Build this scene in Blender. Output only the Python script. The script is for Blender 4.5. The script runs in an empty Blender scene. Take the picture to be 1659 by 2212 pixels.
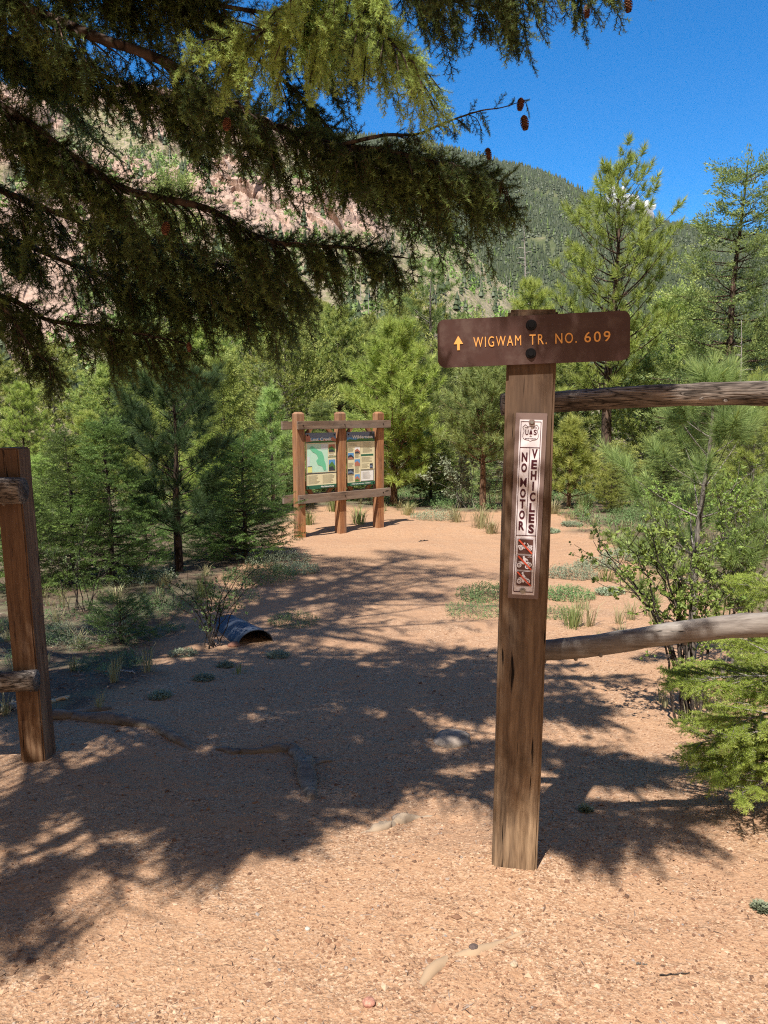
import bpy, bmesh, math, random
import numpy as np
from mathutils import Vector, Matrix
R = math.radians
rng = np.random.default_rng(7)
random.seed(7)
SC = bpy.context.scene
COL = SC.collection

# ------------------------------------------------------------------ camera, sky, sun, exposure
PITCH = R(7.7)
CAM_Z = 1.5
cd = bpy.data.cameras.new('camera')
cam = bpy.data.objects.new('camera', cd)
COL.objects.link(cam)
cam.location = (0, 0, CAM_Z)
cam.rotation_euler = (math.pi/2 - PITCH, 0, 0)
cd.sensor_fit = 'VERTICAL'
cd.sensor_height = 36
cd.lens = 36*1661/2212
cd.clip_start = 0.05
cd.clip_end = 12000
SC.camera = cam
SUN_EL, SUN_AZ = R(60), R(-155)      # azimuth of the sun measured from +Y towards +X
sdir = Vector((math.sin(SUN_AZ)*math.cos(SUN_EL), math.cos(SUN_AZ)*math.cos(SUN_EL), math.sin(SUN_EL)))
w = bpy.data.worlds.new('World'); SC.world = w; w.use_nodes = True
nt = w.node_tree
sky = nt.nodes.new('ShaderNodeTexSky'); sky.sky_type = 'NISHITA'; sky.sun_disc = False
sky.sun_elevation = SUN_EL; sky.sun_rotation = SUN_AZ
sky.altitude = 2300; sky.air_density = 1.0; sky.dust_density = 0.0; sky.ozone_density = 3.0
nt.nodes['Background'].inputs[1].default_value = 0.11
hs_ = nt.nodes.new('ShaderNodeHueSaturation'); hs_.inputs['Saturation'].default_value = 1.42
nt.links.new(sky.outputs[0], hs_.inputs['Color'])
# warm bright sky area added behind the camera, unseen, to warm the shade
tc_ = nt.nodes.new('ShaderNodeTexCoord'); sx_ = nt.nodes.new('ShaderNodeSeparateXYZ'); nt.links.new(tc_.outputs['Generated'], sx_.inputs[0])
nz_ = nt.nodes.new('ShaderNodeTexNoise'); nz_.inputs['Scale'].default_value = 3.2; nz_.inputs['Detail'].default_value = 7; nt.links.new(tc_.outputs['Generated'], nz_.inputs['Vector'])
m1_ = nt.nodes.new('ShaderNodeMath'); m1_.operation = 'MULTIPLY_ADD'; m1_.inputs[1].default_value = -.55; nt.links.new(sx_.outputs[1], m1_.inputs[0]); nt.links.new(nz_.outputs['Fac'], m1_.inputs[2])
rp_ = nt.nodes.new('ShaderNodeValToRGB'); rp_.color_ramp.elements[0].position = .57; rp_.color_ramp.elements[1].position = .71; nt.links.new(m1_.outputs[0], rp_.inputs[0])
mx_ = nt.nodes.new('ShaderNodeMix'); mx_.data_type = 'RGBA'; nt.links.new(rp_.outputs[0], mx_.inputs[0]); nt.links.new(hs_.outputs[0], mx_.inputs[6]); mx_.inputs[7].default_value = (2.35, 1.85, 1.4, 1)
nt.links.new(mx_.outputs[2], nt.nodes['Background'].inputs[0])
ld = bpy.data.lights.new('sun', 'SUN'); ld.energy = 4.5; ld.angle = R(0.53); ld.color = (1, .955, .89)
sun = bpy.data.objects.new('sun', ld); COL.objects.link(sun)
sun.rotation_euler = (-sdir).to_track_quat('-Z', 'Y').to_euler()
sun.location = (0, 0, 50)
SC.view_settings.view_transform = 'Standard'
SC.view_settings.look = 'None'
SC.view_settings.exposure = 1.0
SC.view_settings.gamma = 1
HAZE = .00003
SC.cycles.max_bounces = 6
SC.cycles.volume_bounces = 0
SC.cycles.filter_width = 1.15
SC.cycles.use_denoising = False
SC.cycles.transparent_max_bounces = 8

# ------------------------------------------------------------------ helpers
CP, SP = math.cos(PITCH), math.sin(PITCH)
def at(px, py, Y):
    """point at forward distance Y that the given place of the photo (1659 x 2212) looks at"""
    a = (px-829.5)/1661; b = -(py-1106)/1661
    d = Y/(b*SP+CP)
    return np.array([a*d, Y, CAM_Z + d*(b*CP-SP)])
def link(o, parent=None):
    COL.objects.link(o)
    if parent is not None: o.parent = parent
    return o
def tag(o, label=None, cat=None, group=None, kind=None):
    if label: o['label'] = label
    if cat: o['category'] = cat
    if group: o['group'] = group
    if kind: o['kind'] = kind
    return o
def thing(name, label, cat, loc=(0, 0, 0), rz=0, group=None):
    o = bpy.data.objects.new(name, None); o.empty_display_size = .2
    link(o); o.location = loc; o.rotation_euler = (0, 0, rz)
    return tag(o, label, cat, group)
def dup(root, loc, rz, sc, label, group=None):
    r = root.copy(); link(r); r.location = loc; r.rotation_euler = (0, 0, rz); r.scale = sc
    r['label'] = label
    if group: r['group'] = group
    for ch in list(root.children):
        c = ch.copy(); link(c, r)
        for g in list(ch.children):
            d = g.copy(); link(d, c)
    return r
def norm(v): return v/np.maximum(np.linalg.norm(v, axis=-1, keepdims=True), 1e-9)

# noise in numpy
def _h(ix, iy, s):
    n = np.sin(ix*127.1+iy*311.7+s*74.7)*43758.5453
    return n-np.floor(n)
def vn(x, y, s=0):
    x = np.asarray(x, float); y = np.asarray(y, float)
    ix, iy = np.floor(x), np.floor(y); fx, fy = x-ix, y-iy
    fx = fx*fx*(3-2*fx); fy = fy*fy*(3-2*fy)
    return (_h(ix, iy, s)*(1-fx)+_h(ix+1, iy, s)*fx)*(1-fy)+(_h(ix, iy+1, s)*(1-fx)+_h(ix+1, iy+1, s)*fx)*fy
def fbm(x, y, s=0, o=4):
    t = 0; a = .5
    for i in range(o):
        t = t+a*vn(x*2**i, y*2**i, s+i*3); a *= .5
    return t*1.05
def cells(x, y, s=0):
    ix, iy = np.floor(x), np.floor(y); d1 = np.full(np.shape(x), 9.); h = np.zeros(np.shape(x))
    for i in (-1, 0, 1):
        for j in (-1, 0, 1):
            cx = ix+i+_h(ix+i, iy+j, s); cy = iy+j+_h(ix+i, iy+j, s+5); d = np.hypot(cx-x, cy-y)
            near_ = d < d1; h = np.where(near_, _h(ix+i, iy+j, s+11), h); d1 = np.where(near_, d, d1)
    return h
def worley(x, y, s=0):
    ix, iy = np.floor(x), np.floor(y); d1 = np.full(np.shape(x), 9.); d2 = d1.copy()
    for i in (-1, 0, 1):
        for j in (-1, 0, 1):
            cx = ix+i+_h(ix+i, iy+j, s); cy = iy+j+_h(ix+i, iy+j, s+5)
            d = np.hypot(cx-x, cy-y)
            d2 = np.minimum(np.maximum(d1, d), d2); d1 = np.minimum(d1, d)
    return d1, d2

class Geo:
    """collects triangles; one mesh object at the end"""
    def __init__(s): s.V = []; s.F = []; s.T = []; s.M = []; s.n = 0
    def add(s, v, f, t=0., m=0):
        v = np.asarray(v, float).reshape(-1, 3); f = np.asarray(f, int).reshape(-1, 3)
        s.V.append(v); s.F.append(f+s.n); s.n += len(v)
        s.T.append(np.broadcast_to(np.asarray(t, float), (len(v),)))
        s.M.append(np.broadcast_to(np.asarray(m, int), (len(f),)))
    def build(s, name, mats, parent=None, loc=(0, 0, 0), smooth=False):
        V = np.concatenate(s.V)-np.asarray(loc); F = np.concatenate(s.F)
        me = bpy.data.meshes.new(name)
        me.vertices.add(len(V)); me.vertices.foreach_set('co', V.astype(np.float32).ravel())
        me.loops.add(F.size); me.loops.foreach_set('vertex_index', F.astype(np.int32).ravel())
        me.polygons.add(len(F)); me.polygons.foreach_set('loop_start', np.arange(0, F.size, 3, dtype=np.int32))
        me.polygons.foreach_set('loop_total', np.full(len(F), 3, dtype=np.int32))
        M = np.concatenate(s.M)
        if M.any(): me.polygons.foreach_set('material_index', M.astype(np.int32))
        at_ = me.attributes.new('tint', 'FLOAT', 'POINT'); at_.data.foreach_set('value', np.concatenate(s.T).astype(np.float32))
        me.polygons.foreach_set('use_smooth', np.full(len(F), bool(smooth)))
        for m in (mats if isinstance(mats, (list, tuple)) else [mats]): me.materials.append(m)
        me.update(calc_edges=True); me.validate()
        return link(bpy.data.objects.new(name, me), parent)
def basis(d, roll):
    d = norm(d); up = np.where(np.abs(d[:, 2:3]) > .9, np.array([[1., 0, 0]]), np.array([[0, 0, 1.]]))
    y = norm(np.cross(up, d)); z = np.cross(d, y)
    c, s_ = np.cos(roll)[:, None], np.sin(roll)[:, None]
    return np.stack([d, y*c+z*s_, -y*s_+z*c], axis=1)      # rows = local axes
def place(geo, tm, pos, d, scale, tint=0., roll=None, var=.35):
    """copies of a template (v, f, t, m) whose +X points along d"""
    pos = np.atleast_2d(pos); k = len(pos)
    if k == 0: return
    if roll is None: roll = rng.uniform(-var, var, k)
    B = basis(np.atleast_2d(d), np.asarray(roll, float))
    v, f, t, m = tm
    sc = np.broadcast_to(np.asarray(scale, float), (k,))
    W = np.einsum('vi,kij->kvj', v, B)*sc[:, None, None]+pos[:, None, :]
    Fk = (f[None]+(np.arange(k)*len(v))[:, None, None]).reshape(-1, 3)
    T = (t[None]+np.broadcast_to(np.asarray(tint, float), (k,))[:, None]).ravel()
    geo.add(W.reshape(-1, 3), Fk, T, np.tile(m, k))
def tube(geo, pts, rad, n=6, t=0., m=0, cap=False, rough=0., seed=0):
    pts = np.asarray(pts, float); k = len(pts); rad = np.broadcast_to(np.asarray(rad, float), (k,))
    d = norm(np.gradient(pts, axis=0)); ref = np.array([0, 0, 1.]) if abs(d[0, 2]) < .9 else np.array([1., 0, 0])
    x = norm(np.cross(d, ref)); y = np.cross(d, x)
    a = np.linspace(0, 2*np.pi, n, endpoint=False)
    rr = rad[:, None]*np.ones((1, n))
    if rough: rr = rr*(1+rough*(fbm(np.arange(k)[:, None]*.22+np.zeros((1, n)), np.abs((a[None]/np.pi)-1)*3+np.zeros((k, 1)), seed, 3)-.5)*2)
    ring = pts[:, None]+rr[..., None]*(np.cos(a)[None, :, None]*x[:, None]+np.sin(a)[None, :, None]*y[:, None])
    i = np.arange(k-1)[:, None]*n; j = np.arange(n)[None]; j2 = (j+1) % n
    A, B, C, D = i+j, i+j2, i+n+j2, i+n+j
    f = np.concatenate([np.stack([A, B, C], -1).reshape(-1, 3), np.stack([A, C, D], -1).reshape(-1, 3)])
    v = ring.reshape(-1, 3)
    if cap:
        v = np.vstack([v, pts[:1], pts[-1:]]); c0 = len(v)-2; e = (k-1)*n
        jj = np.arange(n); j3 = (jj+1) % n
        f = np.vstack([f, np.stack([np.full(n, c0), j3, jj], -1), np.stack([np.full(n, c0+1), e+jj, e+j3], -1)])
    geo.add(v, f, t, m)
def spline(P, k=8):
    P = np.asarray(P, float); n = len(P); Q = np.vstack([2*P[0]-P[1], P, 2*P[-1]-P[-2]]); out = []
    for i in range(n-1):
        p0, p1, p2, p3 = Q[i:i+4]
        for u in np.linspace(0, 1, k, endpoint=False):
            out.append(.5*(2*p1+(p2-p0)*u+(2*p0-5*p1+4*p2-p3)*u*u+(3*p1-p0-3*p2+p3)*u**3))
    out.append(P[-1]); return np.array(out)

# ------------------------------------------------------------------ materials
def mat(name, col=(.5, .5, .5), rough=.8, metal=0., spec=.3):
    m = bpy.data.materials.new(name); m.use_nodes = True
    b = m.node_tree.nodes['Principled BSDF']
    b.inputs['Base Color'].default_value = (*col, 1); b.inputs['Roughness'].default_value = rough
    b.inputs['Metallic'].default_value = metal; b.inputs['Specular IOR Level'].default_value = spec
    return m
class NB:
    def __init__(s, m): s.t = m.node_tree; s.b = s.t.nodes['Principled BSDF']
    def n(s, k, **kw):
        x = s.t.nodes.new('ShaderNode'+k)
        for a, v in kw.items():
            if a in x.inputs: x.inputs[a].default_value = v
            else: setattr(x, a, v)
        return x
    def l(s, a, b): s.t.links.new(a, b)
    def noise(s, vec, scale, detail=4, rough=.6, dist=0):
        x = s.n('TexNoise'); x.inputs['Scale'].default_value = scale; x.inputs['Detail'].default_value = detail
        x.inputs['Roughness'].default_value = rough; x.inputs['Distortion'].default_value = dist
        if vec is not None: s.l(vec, x.inputs['Vector'])
        return x.outputs['Fac']
    def ramp(s, fac, stops):
        r = s.n('ValToRGB'); e = r.color_ramp.elements
        while len(e) < len(stops): e.new(.5)
        for q, (p, c) in zip(e, stops): q.position = p; q.color = (*c, 1) if len(c) == 3 else c
        s.l(fac, r.inputs[0]); return r.outputs[0]
    def mix(s, fac, a, b, mode='MIX'):
        x = s.n('Mix', data_type='RGBA', blend_type=mode)
        for sock, v in ((x.inputs[0], fac), (x.inputs[6], a), (x.inputs[7], b)):
            if hasattr(v, 'links'): s.l(v, sock)
            elif isinstance(v, (int, float)): sock.default_value = v
            else: sock.default_value = (*v, 1)
        return x.outputs[2]
    def bump(s, h, strength, dist=.01, prev=None):
        x = s.n('Bump'); x.inputs['Strength'].default_value = strength; x.inputs['Distance'].default_value = dist
        s.l(h, x.inputs['Height'])
        if prev is not None: s.l(prev, x.inputs['Normal'])
        return x.outputs[0]
    def coords(s, kind='Object', scale=(1, 1, 1)):
        c = s.n('TexCoord'); m = s.n('Mapping'); m.inputs['Scale'].default_value = scale
        s.l(c.outputs[kind], m.inputs[0]); return m.outputs[0]

def foliage(name, dark, light, tip, trans=.3, rough=.55, brown=None):
    """needle / leaf material: each needle and each clump has its own tone; the tint attribute carries young tips, and sunlight painted on the near fir sprays"""
    m = mat(name, dark, rough, spec=.35); k = NB(m)
    g = k.n('NewGeometry'); oi = k.n('ObjectInfo')
    a = k.n('Attribute', attribute_name='tint')
    nz = k.noise(k.coords('Object'), 2.3, 3)
    c = k.mix(k.ramp(nz, [(.35, (0, 0, 0)), (.65, (1, 1, 1))]), dark, light)
    c = k.mix(k.ramp(g.outputs['Random Per Island'], [(0, (0, 0, 0)), (1, (.55, .55, .55))]), c, light)
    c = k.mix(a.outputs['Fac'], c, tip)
    if brown is not None:
        c = k.mix(k.ramp(g.outputs['Random Per Island'], [(.955, (0, 0, 0)), (.96, (1, 1, 1))]), c, brown)
    hs = k.n('HueSaturation'); k.l(c, hs.inputs['Color'])
    mr = k.n('MapRange'); mr.inputs['To Min'].default_value = .8; mr.inputs['To Max'].default_value = 1.2
    k.l(oi.outputs['Random'], mr.inputs[0]); k.l(mr.outputs[0], hs.inputs['Value'])
    mh = k.n('MapRange'); mh.inputs['To Min'].default_value = .485; mh.inputs['To Max'].default_value = .515
    k.l(oi.outputs['Random'], mh.inputs[0]); k.l(mh.outputs[0], hs.inputs['Hue'])
    k.l(hs.outputs[0], k.b.inputs['Base Color'])
    tr = k.n('BsdfTranslucent'); k.l(hs.outputs[0], tr.inputs[0])
    mx = k.n('MixShader'); mx.inputs[0].default_value = trans
    k.l(k.b.outputs[0], mx.inputs[1]); k.l(tr.outputs[0], mx.inputs[2])
    k.l(mx.outputs[0], k.t.nodes['Material Output'].inputs[0])
    return m
def bark(name, c1, c2, c3, sc=6, axis='Z', bumpd=.012):
    m = mat(name, c1, .9, spec=.15); k = NB(m)
    s3 = {'Z': (1, 1, .3), 'X': (.3, 1, 1)}[axis]
    v = k.coords('Object', s3)
    vo = k.n('TexVoronoi', feature='DISTANCE_TO_EDGE'); vo.inputs['Scale'].default_value = sc*2.4
    n1 = k.noise(v, sc, 6, .7)
    k.l(k.mix(.2, v, k.n('TexNoise').outputs['Color']), vo.inputs['Vector'])
    c = k.ramp(n1, [(.35, c1), (.5, c2), (.68, c3)])
    c = k.mix(k.ramp(vo.outputs['Distance'], [(0, (.0, .0, .0)), (.12, (1, 1, 1))]), tuple(x*.35 for x in c1), c)
    k.l(c, k.b.inputs['Base Color'])
    k.l(k.bump(vo.outputs['Distance'], .7, bumpd, k.bump(n1, .6, bumpd)), k.b.inputs['Normal'])
    return m
def wood(name, cols, axis='Z', sc=1., grey=None, greyamt=.5, crack=1., top=None):
    m = mat(name, cols[1], .82, spec=.2); k = NB(m)
    s3 = {'Z': (1, 1, .07), 'X': (.07, 1, 1)}[axis]
    v = k.coords('Object', s3)
    big = k.noise(k.coords('Object', {'Z': (1, 1, .25), 'X': (.25, 1, 1)}[axis]), 5*sc, 4)
    dv = k.n('VectorMath', operation='ADD'); k.l(v, dv.inputs[0])
    sv = k.n('VectorMath', operation='SCALE'); sv.inputs['Scale'].default_value = .05
    cx = k.n('CombineXYZ'); k.l(big, cx.inputs[0]); k.l(big, cx.inputs[1]); k.l(cx.outputs[0], sv.inputs[0]); k.l(sv.outputs[0], dv.inputs[1])
    fine = k.noise(dv.outputs[0], 170*sc, 5, .65)
    grain = k.noise(dv.outputs[0], 46*sc, 4, .6)
    c = k.ramp(grain, [(.36, cols[0]), (.5, cols[1]), (.64, cols[2])])
    c = k.mix(.45, c, k.ramp(fine, [(.3, tuple(x*.4 for x in cols[0])), (.7, cols[2])]))
    if grey is not None:
        c = k.mix(k.ramp(big, [(.5-greyamt*.3, (1, 1, 1)), (.62, (0, 0, 0))]), c, grey)
    blot = k.noise(k.coords('Object', {'Z': (1, 1, .5), 'X': (.5, 1, 1)}[axis]), 9*sc, 5, .7)
    c = k.mix(k.ramp(blot, [(.25, (.7, .7, .7)), (.45, (0, 0, 0))]), c, tuple(x*.25 for x in cols[0]))
    ck = k.ramp(k.noise(dv.outputs[0], 60*sc, 3, .6, .3), [(.30, (0, 0, 0)), (.345, (1, 1, 1))])
    if crack: c = k.mix(ck, tuple(x*.12 for x in cols[0]), c)
    c = k.mix(1., c, (.84, .84, .84), 'MULTIPLY')
    if top is not None:      # colour multiplied darker towards the top, with a blotchy edge
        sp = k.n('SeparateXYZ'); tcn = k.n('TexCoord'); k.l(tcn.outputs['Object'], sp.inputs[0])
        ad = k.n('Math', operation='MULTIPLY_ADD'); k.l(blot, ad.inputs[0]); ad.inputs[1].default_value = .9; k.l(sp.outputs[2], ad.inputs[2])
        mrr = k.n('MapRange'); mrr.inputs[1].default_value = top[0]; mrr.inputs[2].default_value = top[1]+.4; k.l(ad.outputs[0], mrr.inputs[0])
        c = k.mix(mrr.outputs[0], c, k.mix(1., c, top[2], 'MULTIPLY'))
    k.l(c, k.b.inputs['Base Color'])
    nb = k.bump(fine, .5, .003)
    if crack: nb = k.bump(ck, .8, .004, nb)
    k.l(nb, k.b.inputs['Normal'])
    return m
M = {}
M['fir'] = foliage('fir_needles', (.035, .058, .016), (.08, .11, .026), (.50, .64, .17), .45, brown=(.10, .045, .015))  # tip tone raised so the near cluster looks sunlit by colour
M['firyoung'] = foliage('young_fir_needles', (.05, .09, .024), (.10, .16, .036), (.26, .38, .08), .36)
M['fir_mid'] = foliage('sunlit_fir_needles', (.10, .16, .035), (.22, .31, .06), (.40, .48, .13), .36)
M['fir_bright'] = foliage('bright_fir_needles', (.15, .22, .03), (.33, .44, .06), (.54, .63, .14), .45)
M['pond'] = foliage('pine_needles', (.13, .18, .035), (.37, .46, .09), (.55, .58, .17), .45)
M['pond_cool'] = foliage('cool_pine_needles', (.11, .18, .055), (.30, .42, .13), (.48, .56, .19), .45)
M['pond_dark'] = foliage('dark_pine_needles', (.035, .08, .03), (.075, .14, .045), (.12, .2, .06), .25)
M['fir_back'] = foliage('tall_fir_needles', (.055, .105, .04), (.19, .27, .09), (.42, .46, .14), .36)
M['jun'] = foliage('scrub_needles', (.08, .14, .04), (.29, .38, .11), (.52, .54, .15), .42)
M['leaf'] = foliage('shrub_leaves', (.12, .20, .035), (.2, .3, .06), (.33, .42, .1), .35)
M['sage'] = foliage('sage_leaves', (.12, .15, .08), (.22, .26, .15), (.34, .37, .25), .15)
M['herb'] = foliage('herb_leaves', (.06, .11, .035), (.12, .19, .06), (.2, .28, .1), .25)
M['grass'] = foliage('grass_blades', (.2, .2, .08), (.38, .35, .17), (.5, .45, .25), .3)
M['greengrass'] = foliage('green_grass_blades', (.10, .16, .04), (.22, .28, .08), (.35, .37, .15), .3)
M['bark'] = bark('pine_bark', (.03, .02, .015), (.075, .05, .036), (.17, .11, .08), 7)
M['barkorange'] = bark('ruddy_pine_bark', (.07, .04, .025), (.17, .10, .06), (.30, .19, .12), 9)
M['barkgrey'] = bark('grey_twig_bark', (.10, .085, .07), (.2, .175, .15), (.32, .29, .25), 20, bumpd=.004)
M['twigdark'] = bark('dark_twig_bark', (.035, .028, .024), (.07, .055, .045), (.14, .11, .09), 20, bumpd=.004)
M['dead'] = bark('bleached_dead_wood', (.22, .2, .18), (.38, .35, .31), (.5, .47, .42), 14, bumpd=.004)
M['rootwood'] = wood('weathered_root_wood', [(.10, .07, .05), (.26, .195, .14), (.40, .32, .24)], 'X', .6, (.17, .13, .10), .7)

# ------------------------------------------------------------------ ground
def zg(X, Y):
    X = np.asarray(X, float); Y = np.asarray(Y, float)
    z = np.interp(Y, [-8, 0, 1.2, 2.4, 3.6, 6, 9, 12.6, 18, 24, 40, 80, 150], [.15, .12, .09, -.005, -.225, -.375, -.51, -.62, -.68, -1.2, -2.2, -2.5, -2.0])
    z = z+.07*(fbm(X*.5+3, Y*.5, 2, 3)-.5)*np.clip(Y/3, .4, 3)
    z = z+.03*np.exp(-(((X-.42)/.3)**2+((Y-2.45)/.25)**2))
    z = z+.10*np.clip(-X-1.2, 0, 3)*np.exp(-((Y-3)/2.5)**2)*-.25
    return z+.012*(fbm(X*3, Y*3, 9, 3)-.5)
def zf(x, y): return float(zg(x, y))
def Yof(px, py):       # forward distance at which the ground appears at this place
    lo_, hi_ = 1.2, 30
    for _ in range(40):
        md = (lo_+hi_)/2; p = at(px, py, md)
        if p[2] > zf(p[0], md): lo_ = md
        else: hi_ = md
    return lo_
ys = np.concatenate([np.linspace(-6, 1, 15)[:-1], 1+np.geomspace(.0001, 1, 5)*0, np.linspace(1, 7, 260), np.geomspace(7.03, 180, 240)])
ys = np.unique(ys)
xs_ = np.linspace(-1, 1, 361); xs_ = np.sign(xs_)*(np.abs(xs_)*3.2+np.abs(xs_)**4*170)
GX, GY = np.meshgrid(xs_, ys)
GZ = zg(GX, GY)
near = np.clip(1-(GY-5)/3, 0, 1)*np.clip(3.5-np.abs(GX), 0, 1)
GZ = GZ+near*.008*(fbm(GX*14, GY*14, 4, 3)-.5)
rf_ = np.random.default_rng(5)
DENTS = [(rf_.uniform(-1.3, 1.5), rf_.uniform(1.35, 6.5), rf_.normal(0, .5), rf_.uniform(.4, 1)) for q in range(95)]
def dents(X, Y):
    z = 0*X
    for fx, fy, a_, am in DENTS:
        dx, dy = X-fx, Y-fy; l_, w_ = (dx*math.sin(a_)+dy*math.cos(a_))/.125, (dx*math.cos(a_)-dy*math.sin(a_))/.048; q_ = l_**2+w_**2
        z = z+am*(-.007*np.exp(-np.minimum(q_**2, 50))+.0045*np.exp(-np.minimum((q_-1.7)**2*3, 50)))
    return z
GZ = GZ+dents(GX, GY)
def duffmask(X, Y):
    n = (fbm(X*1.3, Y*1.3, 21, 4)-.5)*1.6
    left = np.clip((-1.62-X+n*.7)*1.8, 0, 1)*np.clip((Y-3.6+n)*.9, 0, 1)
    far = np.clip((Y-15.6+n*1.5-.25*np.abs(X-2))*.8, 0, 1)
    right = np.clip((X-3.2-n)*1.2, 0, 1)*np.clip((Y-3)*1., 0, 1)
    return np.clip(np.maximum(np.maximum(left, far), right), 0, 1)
gd = Geo()
ny, nx = GX.shape
i = (np.arange(ny-1)*nx)[:, None]; j = np.arange(nx-1)[None]
A, B, C, D = i+j, i+j+1, i+nx+j+1, i+nx+j
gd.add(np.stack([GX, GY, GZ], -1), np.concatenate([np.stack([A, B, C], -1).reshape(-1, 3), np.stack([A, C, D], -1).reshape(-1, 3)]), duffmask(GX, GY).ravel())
mg = mat('decomposed_granite', (.45, .27, .18), .95, spec=.12); k = NB(mg)
vo_ = k.coords('Object')
v1 = k.n('TexVoronoi'); v1.inputs['Scale'].default_value = 95; k.l(vo_, v1.inputs['Vector'])
v2 = k.n('TexVoronoi'); v2.inputs['Scale'].default_value = 210; k.l(vo_, v2.inputs['Vector'])
sr = k.n('SeparateColor'); k.l(v1.outputs['Color'], sr.inputs[0])
sr2 = k.n('SeparateColor'); k.l(v2.outputs['Color'], sr2.inputs[0])
c = k.ramp(sr.outputs[0], [(0, (.15, .075, .04)), (.25, (.31, .175, .10)), (.7, (.41, .255, .15)), (1, (.62, .44, .30))])
c2 = k.ramp(sr2.outputs[0], [(0, (.15, .075, .045)), (.3, (.32, .185, .105)), (.8, (.43, .27, .16)), (1, (.64, .48, .34))])
c = k.mix(.5, c, c2)
c = k.mix(k.ramp(k.noise(vo_, 3.2, 5), [(.38, (0, 0, 0)), (.62, (.7, .7, .7))]), c, (.40, .235, .135))
c = k.mix(k.ramp(k.noise(vo_, 1.1, 4), [(.5, (0, 0, 0)), (.7, (.4, .4, .4))]), c, (.33, .19, .115))
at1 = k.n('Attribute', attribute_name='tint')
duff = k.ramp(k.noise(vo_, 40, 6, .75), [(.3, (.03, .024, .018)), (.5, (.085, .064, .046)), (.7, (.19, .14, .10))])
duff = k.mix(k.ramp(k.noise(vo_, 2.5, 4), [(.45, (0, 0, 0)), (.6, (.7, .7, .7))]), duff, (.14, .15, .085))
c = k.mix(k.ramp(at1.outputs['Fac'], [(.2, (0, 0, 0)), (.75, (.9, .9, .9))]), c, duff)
c = k.mix(1., c, (.94, .935, .93), 'MULTIPLY')
k.l(c, k.b.inputs['Base Color'])
b1 = k.bump(v1.outputs['Distance'], .55, .006); b2 = k.bump(v2.outputs['Distance'], .5, .003, b1)
b3 = k.bump(k.noise(vo_, 25, 4), .5, .012, b2)
k.l(k.bump(k.noise(vo_, 5.5, 3, .5, .6), .55, .05, b3), k.b.inputs['Normal'])
g = gd.build('ground', mg, smooth=True); tag(g, kind='structure')

# ------------------------------------------------------------------ hills
def ridge_hill(name, pxr, pyr, rr, r0, z0, naz, nr, relief, matn, seed, curve=1.0, az=None):
    """height field in a fan round the valley: crest profile given by bearings and elevations"""
    pts = [at(px, py, rr*math.cos(math.atan((px-829.5)/1661))) for px, py in zip(pxr, pyr)]
    azs = [math.atan2(p[0], p[1]) for p in pts]; zz = [p[2] for p in pts]
    a = np.linspace(az[0] if az else azs[0], az[1] if az else azs[-1], naz)
    zc = np.interp(a, azs, zz)
    zc = zc+relief*.25*(fbm(a*60, a*0, seed, 4)-.5)
    r = np.concatenate([np.linspace(r0, rr, nr), np.linspace(rr*1.02, rr*1.35, 12)])
    t = np.clip((r-r0)/(rr-r0), 0, 1)
    back = np.clip((r-rr)/(rr*.35), 0, 1)
    AZ, RR = np.meshgrid(a, r); T = t[:, None]+0*AZ
    Z = z0+(zc[None]-z0)*T**curve-(zc[None]-z0)*.55*back[:, None]
    return AZ, RR, T, Z, zc
def grid_geo(X, Y, Z, tint):
    g = Geo(); ny, nx = X.shape
    i = (np.arange(ny-1)*nx)[:, None]; j = np.arange(nx-1)[None]
    A, B, C, D = i+j, i+j+1, i+nx+j+1, i+nx+j
    g.add(np.stack([X, Y, Z], -1), np.concatenate([np.stack([A, B, C], -1).reshape(-1, 3), np.stack([A, C, D], -1).reshape(-1, 3)]), tint.ravel())
    return g
# rocky granite hill (left, nearer)
AZ, RR, T, Z, zc = ridge_hill('hill', [-500, -200, 0, 300, 500, 650, 800, 930, 1000, 1080, 1180, 1300], [190, 190, 195, 215, 245, 300, 375, 455, 520, 610, 690, 760], 620, 130, -3, 560, 330, 20, None, 5, 1.05)
X = RR*np.sin(AZ); Y = RR*np.cos(AZ)
u = X*.016+Z*.006; v = Z*.020-X*.013+RR*.004
rocky = np.clip((fbm(u*1.1+7, v*.9, 31, 4)-.40)*6+(T-.45)*1.7, 0, 1)
gully = np.clip((fbm((X+Z*1.1)*.011, (Z-X)*.0028, 17, 3)-.55)*7, 0, 1)
rocky = rocky*(1-gully*.85)
rocky = rocky*np.clip(1-(AZ-R(-1.5))/R(3.5)+np.clip(T-.86, 0, 1)*9*(fbm(AZ*90, T*6, 4, 3)), 0, 1)
d1, d2 = worley((X+.5*Z)*.055, (Z*.9-X*.45)*.045+RR*.01, 3)
e1, e2 = worley((X+.5*Z)*.15, (Z*.9-X*.45)*.13+RR*.03, 8)
ua, va = (X+Z*1.1)*.05, (Z*.9-X*.5)*.022+RR*.006
crag = cells(ua, va, 3)*9+cells(ua*2.3, va*3.1, 6)*4.5+cells(ua*5, va*6, 9)*1.8+(1-d1)*3+np.clip(.2-(d2-d1), 0, 1)*-14
bulge = rocky*crag*np.clip(T*3, 0, 1)*.75
Z2 = Z+bulge*.8+(fbm(X*.03, RR*.03, 3, 4)-.5)*10*np.clip(T*4, 0, 1)
R2 = RR-bulge*.9
hg = grid_geo(R2*np.sin(AZ), R2*np.cos(AZ), Z2, rocky)
HR = (AZ, RR, T, Z2, rocky, gully, R2)
mh = mat('pink_granite_slope', (.5, .3, .22), .95, spec=.1); k = NB(mh)
vo_ = k.coords('Object')
tt = k.n('Attribute', attribute_name='tint').outputs['Fac']
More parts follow.
